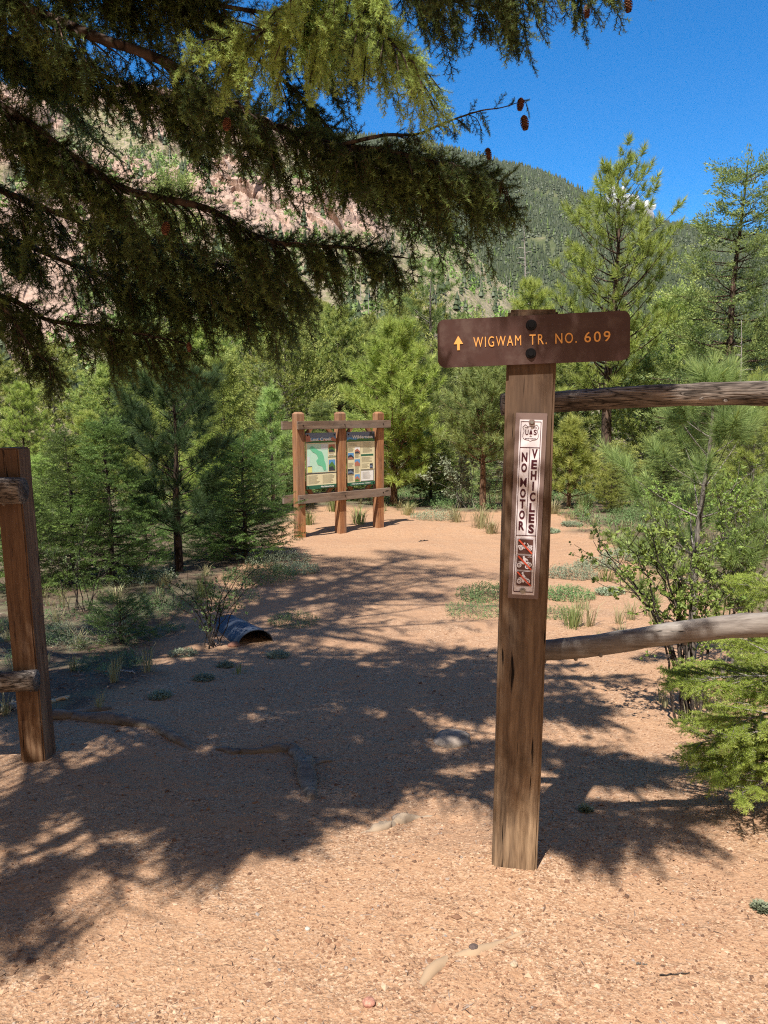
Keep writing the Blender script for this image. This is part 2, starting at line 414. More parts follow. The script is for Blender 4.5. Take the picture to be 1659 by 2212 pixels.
rock = k.ramp(k.noise(vo_, .06, 8, .7), [(.3, (.30, .225, .19)), (.45, (.50, .35, .27)), (.6, (.60, .43, .33)), (.75, (.54, .47, .41))])
vr = k.n('TexVoronoi', feature='DISTANCE_TO_EDGE'); vr.inputs['Scale'].default_value = .16; k.l(k.coords('Object', (1, 1, .6)), vr.inputs['Vector'])
rock = k.mix(k.ramp(vr.outputs['Distance'], [(0, (.6, .6, .6)), (.06, (0, 0, 0))]), rock, (.18, .12, .09))
scree = k.ramp(k.noise(vo_, .35, 8, .8), [(.35, (.10, .13, .05)), (.47, (.25, .24, .12)), (.56, (.42, .34, .24)), (.7, (.5, .38, .29))])
c = k.mix(1., k.mix(k.ramp(tt, [(.3, (0, 0, 0)), (.6, (1, 1, 1))]), scree, rock), (.85, .85, .87), 'MULTIPLY')
k.l(c, k.b.inputs['Base Color'])
k.l(k.bump(k.noise(vo_, .3, 8, .75), .7, 2.5, k.bump(vr.outputs['Distance'], .5, 2)), k.b.inputs['Normal'])
hill = hg.build('rocky_hill', mh); tag(hill, kind='structure')
# forested hill behind
AZf, RRf, Tf, Zf, zcf = ridge_hill('forest', [-500, 300, 500, 700, 900, 1070, 1130, 1190, 1250, 1330, 1400, 1460, 1500, 1659, 1900, 2300], [300, 300, 295, 290, 300, 347, 358, 378, 405, 445, 474, 484, 494, 512, 560, 600], 1500, 420, -5, 420, 120, 20, None, 8, .92)
Zf = Zf+(fbm(RRf*np.sin(AZf)*.006, RRf*.004, 12, 4)-.5)*75*np.clip(Tf*5, 0, 1)*np.clip((1.0-Tf)*4, .12, 1)
fg = grid_geo(RRf*np.sin(AZf), RRf*np.cos(AZf), Zf, Tf)
mf = mat('forest_floor_slope', (.2, .2, .1), 1, spec=.05); k = NB(mf); vo_ = k.coords('Object')
c = k.ramp(k.noise(vo_, .02, 8, .75), [(.35, (.045, .062, .028)), (.52, (.075, .09, .042)), (.66, (.12, .125, .065)), (.76, (.36, .27, .21))])
k.l(c, k.b.inputs['Base Color']); fh = fg.build('forested_hill', mf); tag(fh, kind='structure')
# second ridge far right
AZs, RRs, Ts, Zs, _ = ridge_hill('ridge', [1350, 1480, 1560, 1659, 1800, 2200], [640, 590, 560, 548, 540, 560], 800, 250, -5, 200, 60, 10, None, 19, 1)
Zs = Zs+(fbm(RRs*np.sin(AZs)*.01, RRs*.01, 2, 4)-.5)*20*np.clip(Ts*4, 0, 1)
sg = grid_geo(RRs*np.sin(AZs), RRs*np.cos(AZs), Zs, Ts)
sh = sg.build('right_hill', mf); tag(sh, kind='structure')

# tiny far conifer: three crooked tiers
def far_tree_tm(seed):
    r = np.random.default_rng(seed); V = []; F = []
    for q, (z0, z1, rad) in enumerate([(.08, .5, .24), (.3, .75, .19), (.55, 1., .12)]):
        n = 6; b = len(V)
        for a in np.linspace(0, 2*np.pi, n, endpoint=False)+q*.5:
            rr = rad*r.uniform(.55, 1.25); V.append((z0+r.uniform(-.06, .06), rr*np.cos(a), rr*np.sin(a)))
        V.append((z1, 0, 0))
        for a in range(n): F.append((b+a, b+(a+1) % n, b+n))
    V = np.array(V); return V, np.array(F), np.zeros(len(V)), np.zeros(len(F), int)
def scatter_on(AZ, RR, Z, n, mask=None, bias=1.):
    ny, nx = AZ.shape
    f = rng.uniform(0, 1, n)**bias*(ny-14); q = rng.uniform(0, nx-1.001, n)
    i0 = f.astype(int); j0 = q.astype(int)
    keep = np.ones(n, bool) if mask is None else rng.uniform(0, 1, n) < mask[i0, j0]
    i0, j0, f, q = i0[keep], j0[keep], f[keep], q[keep]
    fi, fj = f-i0, q-j0
    def s(G): return (G[i0, j0]*(1-fi)+G[i0+1, j0]*fi)*(1-fj)+(G[i0, j0+1]*(1-fi)+G[i0+1, j0+1]*fi)*fj
    a, r = s(AZ), s(RR)
    return np.stack([r*np.sin(a), r*np.cos(a), s(Z)], -1)
M['farfor'] = foliage('distant_conifers', (.040, .065, .028), (.075, .10, .04), (.15, .24, .05), .1)
M['farshrub'] = foliage('hillside_scrub', (.10, .15, .045), (.17, .23, .07), (.22, .38, .07), .2)
tms = [far_tree_tm(s) for s in range(4)]
gF = Geo()
dens = np.clip((fbm(RRf*np.sin(AZf)*.012+4, RRf*.006+Zf*.01, 44, 4)-.24)*5, .12, 1)*np.clip(1.12-np.clip(Tf-.9, 0, 1)*4, .3, 1)
P = scatter_on(AZf, RRf, Zf, 85000, dens)
for q in range(4):
    p = P[q::4]; n = len(p)
    place(gF, tms[q], p-[0, 0, 1], np.array([[0, 0, 1.]])+rng.normal(0, .03, (n, 3)), rng.uniform(7, 14, n), (rng.uniform(0, 1, n) < .06)*.6, rng.uniform(0, 6, n))
P = scatter_on(AZs, RRs, Zs, 5000, None)
for q in range(4):
    p = P[q::4]; n = len(p)
    place(gF, tms[q], p-[0, 0, 1], np.array([[0, 0, 1.]])+rng.normal(0, .03, (n, 3)), rng.uniform(5, 11, n), 0, rng.uniform(0, 6, n))
tag(gF.build('hillside_forest', M['farfor']), 'dense dark conifer forest covering the far hillside', 'forest', kind='stuff')

def clump_tm(seed, n=26, leaf=.16):
    r = np.random.default_rng(seed); V = []; F = []
    d = norm(r.normal(size=(n, 3))); p = d*r.uniform(.25, .5, (n, 1))+[.35, 0, 0]
    for i in range(n):
        a = norm(r.normal(size=3)); b = np.cross(a, norm(r.normal(size=3)))
        V += [p[i]+a*leaf, p[i]-a*leaf*.6+b*leaf, p[i]-a*leaf*.6-b*leaf]; F.append((3*i, 3*i+1, 3*i+2))
    return np.array(V), np.array(F), np.zeros(len(V)), np.zeros(n, int)
cl = [clump_tm(s, 20, .2) for s in range(3)]
gS = Geo()
AZr, RRr, Tr, Zr, rk, gu, R2 = HR
P = scatter_on(AZr, R2, Zr, 16000, np.clip((1-rk)*.8+gu*.5, .05, 1)*np.clip(fbm(AZr*60, RRr*.02, 71, 3)*2.4-.75, .08, 1))
for q in range(3):
    p = P[q::3]; n = len(p)
    place(gS, cl[q], p-[0, 0, .3], np.array([[0, 0, 1.]])+rng.normal(0, .1, (n, 3)), rng.uniform(1.6, 4.6, n), np.clip(fbm(p[:, 0]*.02, p[:, 1]*.02, 5, 3)*3-1.3, 0, 1), rng.uniform(0, 6, n))
tag(gS.build('hillside_scrub', M['farshrub']), 'light green scrub and young aspens scattered over the rocky slope', 'scrub', kind='stuff')
gC = Geo()
P = scatter_on(AZr, R2, Zr, 1200, np.clip((1-rk)*1.1, .05, 1)*(Tr < .97))
for q in range(4):
    p = P[q::4]; n = len(p)
    place(gC, tms[q], p-[0, 0, .3], np.array([[0, 0, 1.]])+rng.normal(0, .03, (n, 3)), rng.uniform(3.5, 8, n), 0, rng.uniform(0, 6, n))
tag(gC.build('slope_conifers', M['farfor']), 'small dark conifers dotting the pink rocky slope', 'forest', kind='stuff')
gD = Geo()
P = np.vstack([scatter_on(AZr, R2, Zr, 350, np.clip(1-rk, .05, 1)), scatter_on(AZf, RRf, Zf, 900)])
for p in P:
    h = rng.uniform(5, 12); tube(gD, [p, p+[rng.normal(0, .5), 0, h]], [.16, .04], 3)
tag(gD.build('dead_snags', M['dead']), 'burnt grey dead tree poles standing across the hillsides', 'dead trees', kind='stuff')

# small cloud behind the ridge
cg = bpy.data.meshes.new('cloud'); bm = bmesh.new()
pc = at(1362, 450, 3400)
for q in range(70):
    a = rng.normal(size=3)
    rr = rng.uniform(10, 30)
    mt = Matrix.Translation(Vector((a[0]*34, a[1]*34, -a[0]*17+a[2]*15))) @ Matrix.Scale(rr, 4)
    bmesh.ops.create_icosphere(bm, subdivisions=3, radius=1, matrix=mt)
for v_ in bm.verts:
    v_.co += Vector(((fbm(v_.co.x*.09, v_.co.z*.09, 1, 4)-.5)*16, 0, (fbm(v_.co.x*.09, v_.co.z*.09+9, 2, 4)-.5)*16))
bm.to_mesh(cg); bm.free(); cg.shade_smooth()
cm = mat('cloud_white', (.96, .97, .99), 1, spec=0); k = NB(cm)
tl = k.n('BsdfTranslucent'); tl.inputs[0].default_value = (.97, .97, .98, 1); tp_ = k.n('BsdfTransparent'); m3 = k.n('MixShader'); m4 = k.n('MixShader'); m3.inputs[0].default_value = .5
k.l(k.b.outputs[0], m3.inputs[1]); k.l(tl.outputs[0], m3.inputs[2]); lw = k.n('LayerWeight'); lw.inputs[0].default_value = .45
k.l(lw.outputs['Facing'], m4.inputs[0]); k.l(m3.outputs[0], m4.inputs[1]); k.l(tp_.outputs[0], m4.inputs[2]); k.l(m4.outputs[0], k.t.nodes['Material Output'].inputs[0])
cg.materials.append(cm)
co = link(bpy.data.objects.new('cloud', cg)); co.location = pc
tag(co, 'small white cloud peeking over the forested ridge behind the tall pine', 'cloud')

# ------------------------------------------------------------------ foliage templates
def needle_tris(P, D, L, W, rnd):
    """one tapering triangle per needle from P along D"""
    n = len(P); D = norm(D); s = norm(np.cross(D, rnd.normal(size=(n, 3))))
    V = np.stack([P-s*W/2, P+s*W/2, P+D*L[:, None]], 1).reshape(-1, 3)
    return V, np.arange(3*n).reshape(-1, 3)
def fir_spray(seed, main=.20, nside=7, step=.0016, L=.027, W=.0033, side=(.035, .085), flat=.9, tipy=.5, wood_=True):
    r = np.random.default_rng(seed); Vs = []; Fs = []; Ts = []; Ms = []; n0 = 0
    def axis(p0, d, ln, droop):
        k = max(4, int(ln/.02)); s = np.linspace(0, 1, k)[:, None]
        return p0+d*s*ln+np.array([0, 0, -1.])*droop*s**2*ln
    axes = [(axis(np.zeros(3), np.array([1., 0, 0]), main, .12), 0)]
    for q in range(nside):
        f = (q+.7)/(nside+.6); p = axes[0][0][int(f*(len(axes[0][0])-1))]
        sg = 1 if q % 2 else -1; an = R(r.uniform(38, 60))
        d = norm(np.array([math.cos(an), sg*math.sin(an), r.uniform(-.35, .2)]))
        axes.append((axis(p, d, r.uniform(*side)*(1.15-.6*f), .25), 1))
    for ax, kind in axes:
        ln = np.linalg.norm(np.diff(ax, axis=0), axis=1).sum(); n = int(ln/step)
        f = np.linspace(.02, 1, n); idx = f*(len(ax)-1)
        P = np.stack([np.interp(idx, np.arange(len(ax)), ax[:, q]) for q in range(3)], 1)
        d = norm(ax[-1]-ax[0])[None]; a = r.uniform(0, 2*np.pi, n)
        e1 = norm(np.cross(d, [[0, 0, 1.]])+1e-6); e2 = np.cross(d, e1)
        rad = np.cos(a)[:, None]*e1+np.sin(a)[:, None]*e2*flat
        fw = r.uniform(.25, .8, (n, 1)); V, F = needle_tris(P, norm(rad)+d*fw, L*r.uniform(.75, 1.15, n)*(1-.25*f), W, r)
        Vs.append(V); Fs.append(F+n0); n0 += len(V); Ts.append(np.repeat(np.clip((f-.6)*2.2, 0, 1)*tipy*r.uniform(.3, 1), 3)); Ms.append(np.zeros(n, int))
        if wood_:
            g = Geo(); tube(g, ax[::2] if len(ax) > 5 else ax, np.linspace(.0022 if kind == 0 else .0014, .0008, len(ax[::2] if len(ax) > 5 else ax)), 3)
            Vs.append(g.V[0]); Fs.append(g.F[0]+n0); n0 += len(g.V[0]); Ts.append(np.zeros(len(g.V[0]))); Ms.append(np.ones(len(g.F[0]), int))
    return np.vstack(Vs), np.vstack(Fs), np.concatenate(Ts), np.concatenate(Ms)
def pine_tuft(seed, n=90, stem=.10, L=.13, W=.0035, tip=.35, spread=(15, 75), candle=False):
    r = np.random.default_rng(seed); f = r.uniform(0, 1, n); P = np.stack([f*stem, 0*f, 0*f], 1)
    a = r.uniform(0, 2*np.pi, n); th = np.radians(spread[1]+(spread[0]-spread[1])*f**1.3+r.normal(0, 9, n))
    D = np.stack([np.cos(th), np.sin(th)*np.cos(a), np.sin(th)*np.sin(a)], 1)
    V, F = needle_tris(P, D, L*r.uniform(.7, 1.1, n), W, r)
    T = np.repeat(np.clip(f-.3, 0, 1)*tip, 3)
    if candle:
        g = Geo(); tube(g, [(stem, 0, 0), (stem+L*.45, 0, 0)], [.008, .003], 4)
        F = np.vstack([F, g.F[0]+len(V)]); V = np.vstack([V, g.V[0]]); T = np.concatenate([T, np.full(len(g.V[0]), 1.)])
    return V, F, T, np.zeros(len(F), int)
def branchlet(seed, n=60, L=.035, W=.012, ln=.3, wid=.22, thick=.05, tip=.6):
    """coarse flat spray for conifers further off"""
    r = np.random.default_rng(seed); x = r.uniform(0, 1, n)**.8; y = r.uniform(-1, 1, n)*(1-x*.75)
    P = np.stack([x*ln, y*wid, r.normal(0, thick, n)*.5-np.abs(y)*.03], 1)
    D = np.stack([np.full(n, 1.), y*1.2+r.normal(0, .4, n), r.normal(0, .35, n)], 1)
    V, F = needle_tris(P, D, L*r.uniform(.7, 1.4, n), W, r)
    return V, F, np.repeat(np.clip(x-.45, 0, 1)*tip, 3), np.zeros(len(F), int)
SPR = [fir_spray(s) for s in range(5)]
SPRL = [fir_spray(20+s, nside=7, step=.006, W=.008, L=.03, wood_=False) for s in range(3)]
TUFT = [pine_tuft(s, n=66, W=.0078, L=.115, candle=(s == 0)) for s in range(4)]
TUFTN = [pine_tuft(10+s, n=170, W=.0030, candle=(s < 2)) for s in range(4)]
SPRM = [fir_spray(60+s, main=.2, nside=7, step=.0042, L=.026, W=.0052, side=(.04, .10), wood_=False, tipy=.9) for s in range(4)]
BR = [branchlet(s, n=48, L=.042, W=.019, wid=.17) for s in range(5)]
TWIGTUFT = [pine_tuft(30+s, n=46, stem=.05, L=.07, W=.009, tip=.7, spread=(10, 85)) for s in range(4)]

# ------------------------------------------------------------------ conifers
def conifer(seed, H, Rad, clear=.12, prof=lambda t: 1-t, whorls=18, nper=6, elev=(10, 35), bend=.15, tms=TUFT, ts=1., nsub=5, subl=.35,
            inner=.25, r0=.06, lean=(0, 0), side=8, tipt=0., updir=.3, jit=.25, limb_r=.3):
    """returns trunk+limb geometry and crown geometry (local, base at 0)"""
    r = np.random.default_rng(seed); wood_, crown = Geo(), Geo()
    K = 14; t = np.linspace(0, 1, K)
    tp = np.stack([lean[0]*t*H+.012*H*np.sin(t*7+seed)*t, lean[1]*t*H+.012*H*np.cos(t*6+seed*2)*t, t*H-.1*(t == 0)], 1)
    tube(wood_, tp, r0*(1-t*.93)+.004, side, rough=.12, seed=seed)
    def tr(h): return np.array([np.interp(h, t, tp[:, q]) for q in range(3)])
    PP, DD, SS, TT = [], [], [], []
    for w_ in range(whorls):
        h = clear+(1-clear)*((w_+r.uniform(-.3, .3))/whorls)
        h = min(max(h, clear), .985)
        a0 = r.uniform(0, 6.28)
        for q in range(nper):
            L = Rad*prof((h-clear)/(1-clear))*r.uniform(1-jit*1.5, 1+jit*.6)
            if L < .05*Rad: L = .06*Rad
            a = a0+q*6.283/nper+r.normal(0, .25); e = R(r.uniform(*elev))+R(25)*(h-.5)
            p0 = tr(h+r.uniform(-.012, .012)); d = np.array([math.cos(a)*math.cos(e), math.sin(a)*math.cos(e), math.sin(e)])
            s = np.linspace(0, 1, 6)[:, None]
            pl = p0+d*s*L+np.array([0, 0, 1])*bend*L*s**2+norm(np.cross(d, [0, 0, 1]))*r.normal(0, .08)*L*s**2
            rb = max(.004, r0*limb_r*(1-h*.75)); tube(wood_, pl, rb*(1-.85*s[:, 0]), 4)
            def lp(f): return np.array([np.interp(f*5, np.arange(6), pl[:, c]) for c in range(3)])
            tanv = norm(pl[-1]-pl[-3]); lat = norm(np.cross(d, [0, 0, 1]))
            PP.append(pl[-1]); DD.append(tanv+[0, 0, updir]); SS.append(r.uniform(.85, 1.15)); TT.append(tipt*r.uniform(.3, 1))
            ns = max(1, int(nsub*(.45+.55*L/Rad)+r.uniform(-.5, .5)))
            for m_ in range(ns):
                f = inner+(1-inner)*((m_+r.uniform(0, 1))/ns)*.97; p = lp(f); sg = -1 if m_ % 2 else 1
                sl = subl*L*(1.15-f)*r.uniform(.5, 1.3)
                dd = norm(tanv*.8+lat*sg*r.uniform(.5, 1.1)+np.array([0, 0, updir*.6+r.normal(0, .18)]))
                e_ = p+dd*sl
                if sl > .12: tube(wood_, [p, e_], [rb*.35, rb*.12], 3)
                for g_ in np.arange(1, 0, -max(.16, .20*ts/max(sl, .05))) if sl > .15*ts else [1]:
                    PP.append(p+dd*sl*g_); DD.append(dd*.8+np.array([0, 0, updir])+r.normal(0, .25, 3)); SS.append(r.uniform(.7, 1.1)); TT.append(tipt*r.uniform(0, .8)*g_)
    PP, DD, SS, TT = map(np.array, (PP, DD, SS, TT))
    pk = r.integers(0, len(tms), len(PP))
    for q in range(len(tms)):
        mq = pk == q; place(crown, tms[q], PP[mq], DD[mq], SS[mq]*ts, TT[mq], r.uniform(-.5, .5, mq.sum()))
    # leader
    top = tr(.985); place(crown, tms[0], top[None], np.array([[lean[0], lean[1], 1.]]), [ts*1.1], [tipt])
    return wood_, crown
def tree(name, label, cat, loc, geos, mt, mb, group=None, rz=0, sc=(1, 1, 1)):
    o = thing(name, label, cat, loc, rz, group); o.scale = sc
    geos[0].build('trunk', mb, o, smooth=True); geos[1].build('crown', mt, o)
    return o
def ground_at(px, py_base, Y):
    p = at(px, py_base, Y); return (p[0], Y, zf(p[0], Y)-.03)
def hfor(px, py_top, Y):
    p = at(px, py_top, Y); return p[2]-zf(p[0], Y)
cone_p = lambda t: (1-t)**.85
round_p = lambda t: (np.sin(np.pi*(t*.82+.18))**.7)*(1-t*.25)
egg_p = lambda t: np.clip(1.25*(1-t)**.6*np.clip(.45+t*2.2, 0, 1), 0, 1)
open_p = lambda t: .35+.65*np.sin(np.pi*np.clip(t*.9+.1, 0, 1))*(1-.35*t)

G_B = 'trees behind the clearing'
def feature(name, label, cat, px, ptop, Y, seed, mt, mb, Radpx, pbase=1110, **kw):
    loc = ground_at(px, pbase, Y); H = hfor(px, ptop, Y); Rm = Radpx/1661*Y
    return tree(name, label, cat, loc, conifer(seed, H, Rm, **kw), mt, mb)
PINE = dict(tms=TUFT, elev=(5, 40), bend=.18, updir=.35)
# pines that stand out behind the clearing
feature('pine_tree', 'dense bright green young pine rising just right of the trail notice board', 'pine tree', 850, 705, 17.5, 101, M['pond'], M['barkorange'], 120, clear=.1, prof=egg_p, whorls=26, nper=7, nsub=7, ts=1.5, r0=.09, tipt=.5, **PINE)
feature('pine_tree', 'young pine with a bare reddish trunk, directly left of the brown signpost', 'pine tree', 1042, 800, 16, 102, M['pond_cool'], M['barkorange'], 105, clear=.36, prof=egg_p, whorls=18, nper=6, nsub=6, ts=1.35, r0=.075, tipt=.6, **PINE)
feature('pine_tree', 'tall open pine with black trunk and upswept limbs in front of the forested hill', 'pine tree', 1305, 375, 20, 103, M['pond'], M['bark'], 140, clear=.30, prof=open_p, whorls=18, nper=6, nsub=6, ts=1.8, r0=.16, elev=(5, 35), bend=.35, updir=.6, tms=TUFT, tipt=.3, inner=.45, jit=.35, limb_r=.28)
feature('pine_tree', 'small yellow-green pine low between the signpost and the tall black-trunked pine', 'pine tree', 1228, 905, 16.5, 104, M['pond'], M['barkorange'], 70, clear=.12, prof=cone_p, whorls=12, nper=6, nsub=5, ts=1.3, r0=.05, tipt=.8, **PINE)
feature('pine_tree', 'bushy pine top showing just above the brown trail sign', 'pine tree', 1140, 612, 24, 105, M['pond'], M['bark'], 75, clear=.35, prof=egg_p, whorls=15, nper=6, nsub=5, ts=1.9, r0=.12, tipt=.8, **PINE)
feature('pine_tree', 'thin grey spindly pine standing against the scree slope', 'pine tree', 930, 560, 34, 106, M['pond_cool'], M['barkgrey'], 70, clear=.35, prof=open_p, whorls=13, nper=4, nsub=4, ts=2.2, r0=.13, inner=.5, jit=.45, tms=TUFT, elev=(0, 30), bend=.25)
feature('pine_tree', 'slender light green pine just left of the trail notice board', 'pine tree', 590, 830, 15.5, 107, M['pond_cool'], M['barkgrey'], 62, clear=.25, prof=cone_p, whorls=11, nper=5, nsub=4, ts=1.2, r0=.045, tipt=.6, **PINE)
feature('fir_tree', 'tall dark-trunked fir at the right edge with yellowish shelf-like layers', 'fir tree', 1560, 352, 19, 108, M['fir_back'], M['bark'], 150, clear=.2, prof=lambda t: .2+.8*(1-t)**.8, whorls=22, nper=6, nsub=10, subl=.45, ts=1.5, r0=.15, elev=(-12, 14), bend=.1, tms=BR+TWIGTUFT[:1], updir=.15, tipt=.55, inner=.35, jit=.4)
feature('pine_tree', 'near pine sapling with pale stem and brown candles behind the top fence rail', 'pine tree', 1495, 800, 5.3, 109, M['pond_cool'], M['barkgrey'], 195, pbase=1330, clear=.14, prof=lambda t: .25+.75*np.sin(np.pi*np.clip(.75*t+.3, 0, 1)), whorls=9, nper=4, nsub=5, ts=1.05, r0=.032, elev=(15, 42), bend=.2, tms=TUFTN, updir=.4, tipt=.35, inner=.45, lean=(.02, 0), limb_r=.4)
# trees in the shade on the left
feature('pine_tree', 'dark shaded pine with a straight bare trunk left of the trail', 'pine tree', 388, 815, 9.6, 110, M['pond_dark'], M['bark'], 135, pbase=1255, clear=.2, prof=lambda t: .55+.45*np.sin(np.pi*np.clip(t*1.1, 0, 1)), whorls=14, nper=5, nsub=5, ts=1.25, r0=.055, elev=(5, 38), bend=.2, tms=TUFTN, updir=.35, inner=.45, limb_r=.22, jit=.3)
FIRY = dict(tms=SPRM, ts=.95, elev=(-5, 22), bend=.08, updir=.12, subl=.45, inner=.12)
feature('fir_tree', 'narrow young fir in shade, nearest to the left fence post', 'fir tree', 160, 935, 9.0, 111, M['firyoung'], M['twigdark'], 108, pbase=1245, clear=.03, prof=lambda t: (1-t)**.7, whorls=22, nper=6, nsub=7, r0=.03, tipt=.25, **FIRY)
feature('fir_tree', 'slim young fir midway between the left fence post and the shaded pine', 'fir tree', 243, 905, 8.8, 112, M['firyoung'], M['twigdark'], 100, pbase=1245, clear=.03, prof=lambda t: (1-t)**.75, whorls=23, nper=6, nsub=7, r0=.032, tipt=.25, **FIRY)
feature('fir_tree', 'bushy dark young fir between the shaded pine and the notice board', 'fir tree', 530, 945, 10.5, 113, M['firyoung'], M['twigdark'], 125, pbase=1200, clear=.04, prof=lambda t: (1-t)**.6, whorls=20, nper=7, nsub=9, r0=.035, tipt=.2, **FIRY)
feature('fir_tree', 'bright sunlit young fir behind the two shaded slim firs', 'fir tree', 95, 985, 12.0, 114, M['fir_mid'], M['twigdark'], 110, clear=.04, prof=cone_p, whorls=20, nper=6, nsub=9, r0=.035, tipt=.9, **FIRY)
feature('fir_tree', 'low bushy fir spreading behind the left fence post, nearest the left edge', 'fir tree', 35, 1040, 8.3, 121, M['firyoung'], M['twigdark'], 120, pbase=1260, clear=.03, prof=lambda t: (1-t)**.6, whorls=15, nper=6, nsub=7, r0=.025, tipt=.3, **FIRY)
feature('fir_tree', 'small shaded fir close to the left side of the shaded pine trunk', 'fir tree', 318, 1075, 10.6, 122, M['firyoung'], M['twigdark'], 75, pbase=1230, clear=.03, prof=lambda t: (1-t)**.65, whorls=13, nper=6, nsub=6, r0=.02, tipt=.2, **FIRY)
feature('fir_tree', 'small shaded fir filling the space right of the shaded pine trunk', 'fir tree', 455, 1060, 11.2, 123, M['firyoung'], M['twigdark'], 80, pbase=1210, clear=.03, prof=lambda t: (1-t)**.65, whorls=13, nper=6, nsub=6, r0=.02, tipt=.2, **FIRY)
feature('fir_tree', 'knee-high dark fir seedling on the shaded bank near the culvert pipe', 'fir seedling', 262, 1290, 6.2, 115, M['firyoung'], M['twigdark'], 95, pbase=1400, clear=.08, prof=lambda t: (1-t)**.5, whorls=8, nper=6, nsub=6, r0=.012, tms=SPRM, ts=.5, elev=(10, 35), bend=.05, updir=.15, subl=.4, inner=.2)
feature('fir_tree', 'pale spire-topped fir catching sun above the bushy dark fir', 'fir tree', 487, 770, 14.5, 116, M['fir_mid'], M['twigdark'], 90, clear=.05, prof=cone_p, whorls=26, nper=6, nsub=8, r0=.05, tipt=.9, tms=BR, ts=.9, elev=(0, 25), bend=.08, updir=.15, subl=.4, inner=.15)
# backdrop prototypes
PR = {}
def proto(key, name, label, cat, px, py, Y, seed, mt, mb, Hn, Rn, **kw):
    loc = ground_at(px, 1100, Y); H = hfor(px, py, Y)
    g = conifer(seed, Hn, Rn, **kw); s = H/Hn
    PR[key] = (tree(name, label, cat, loc, g, mt, mb, G_B, 0, (s, s, s)), Hn)
def more(key, px, py, Y, label, wide=1., rz=None):
    o, Hn = PR[key]; H = hfor(px, py, Y); s = H/Hn
    return dup(o, ground_at(px, 1100, Y), rng.uniform(0, 6.28) if rz is None else rz, (s*wide, s*wide, s), label, G_B)
proto('scrub', 'scrub_conifer', 'rounded grey-green scrub conifer directly above the notice board', 'conifer', 735, 670, 27, 201, M['jun'], M['bark'], 6.5, 2.3, clear=.1, prof=round_p, whorls=22, nper=7, nsub=9, subl=.5, ts=2.6, r0=.1, elev=(10, 40), bend=.1, tms=TWIGTUFT, updir=.4, tipt=.5, inner=.3, jit=.35)
proto('scrub2', 'scrub_conifer', 'olive rounded conifer left of the notice board, beneath the hanging boughs', 'conifer', 620, 700, 25, 202, M['jun'], M['barkgrey'], 6.5, 2.1, clear=.1, prof=egg_p, whorls=22, nper=7, nsub=8, subl=.5, ts=2.4, r0=.1, elev=(0, 40), bend=.15, tms=TWIGTUFT+BR[:1], updir=.3, tipt=.7, inner=.3, jit=.4)
proto('pine', 'pine_tree', 'bright round pine behind the slim firs at the far left', 'pine tree', 60, 830, 17, 203, M['pond'], M['bark'], 5.5, 1.7, clear=.08, prof=egg_p, whorls=20, nper=6, nsub=7, ts=1.5, r0=.07, tipt=.6, **PINE)
proto('pine2', 'pine_tree', 'sunlit pine glowing behind the shaded straight-trunked pine', 'pine tree', 330, 880, 14.5, 204, M['pond'], M['barkgrey'], 5, 1.5, clear=.06, prof=cone_p, whorls=18, nper=6, nsub=7, ts=1.4, r0=.06, tipt=.5, **PINE)
proto('fir', 'fir_tree', 'deep green fir in the gap right of the notice board', 'fir tree', 955, 770, 23, 205, M['fir_back'], M['bark'], 7, 1.9, clear=.08, prof=cone_p, whorls=30, nper=6, nsub=8, subl=.45, ts=1.7, r0=.09, elev=(-8, 18), bend=.08, tms=BR, updir=.12, tipt=.6, inner=.2)
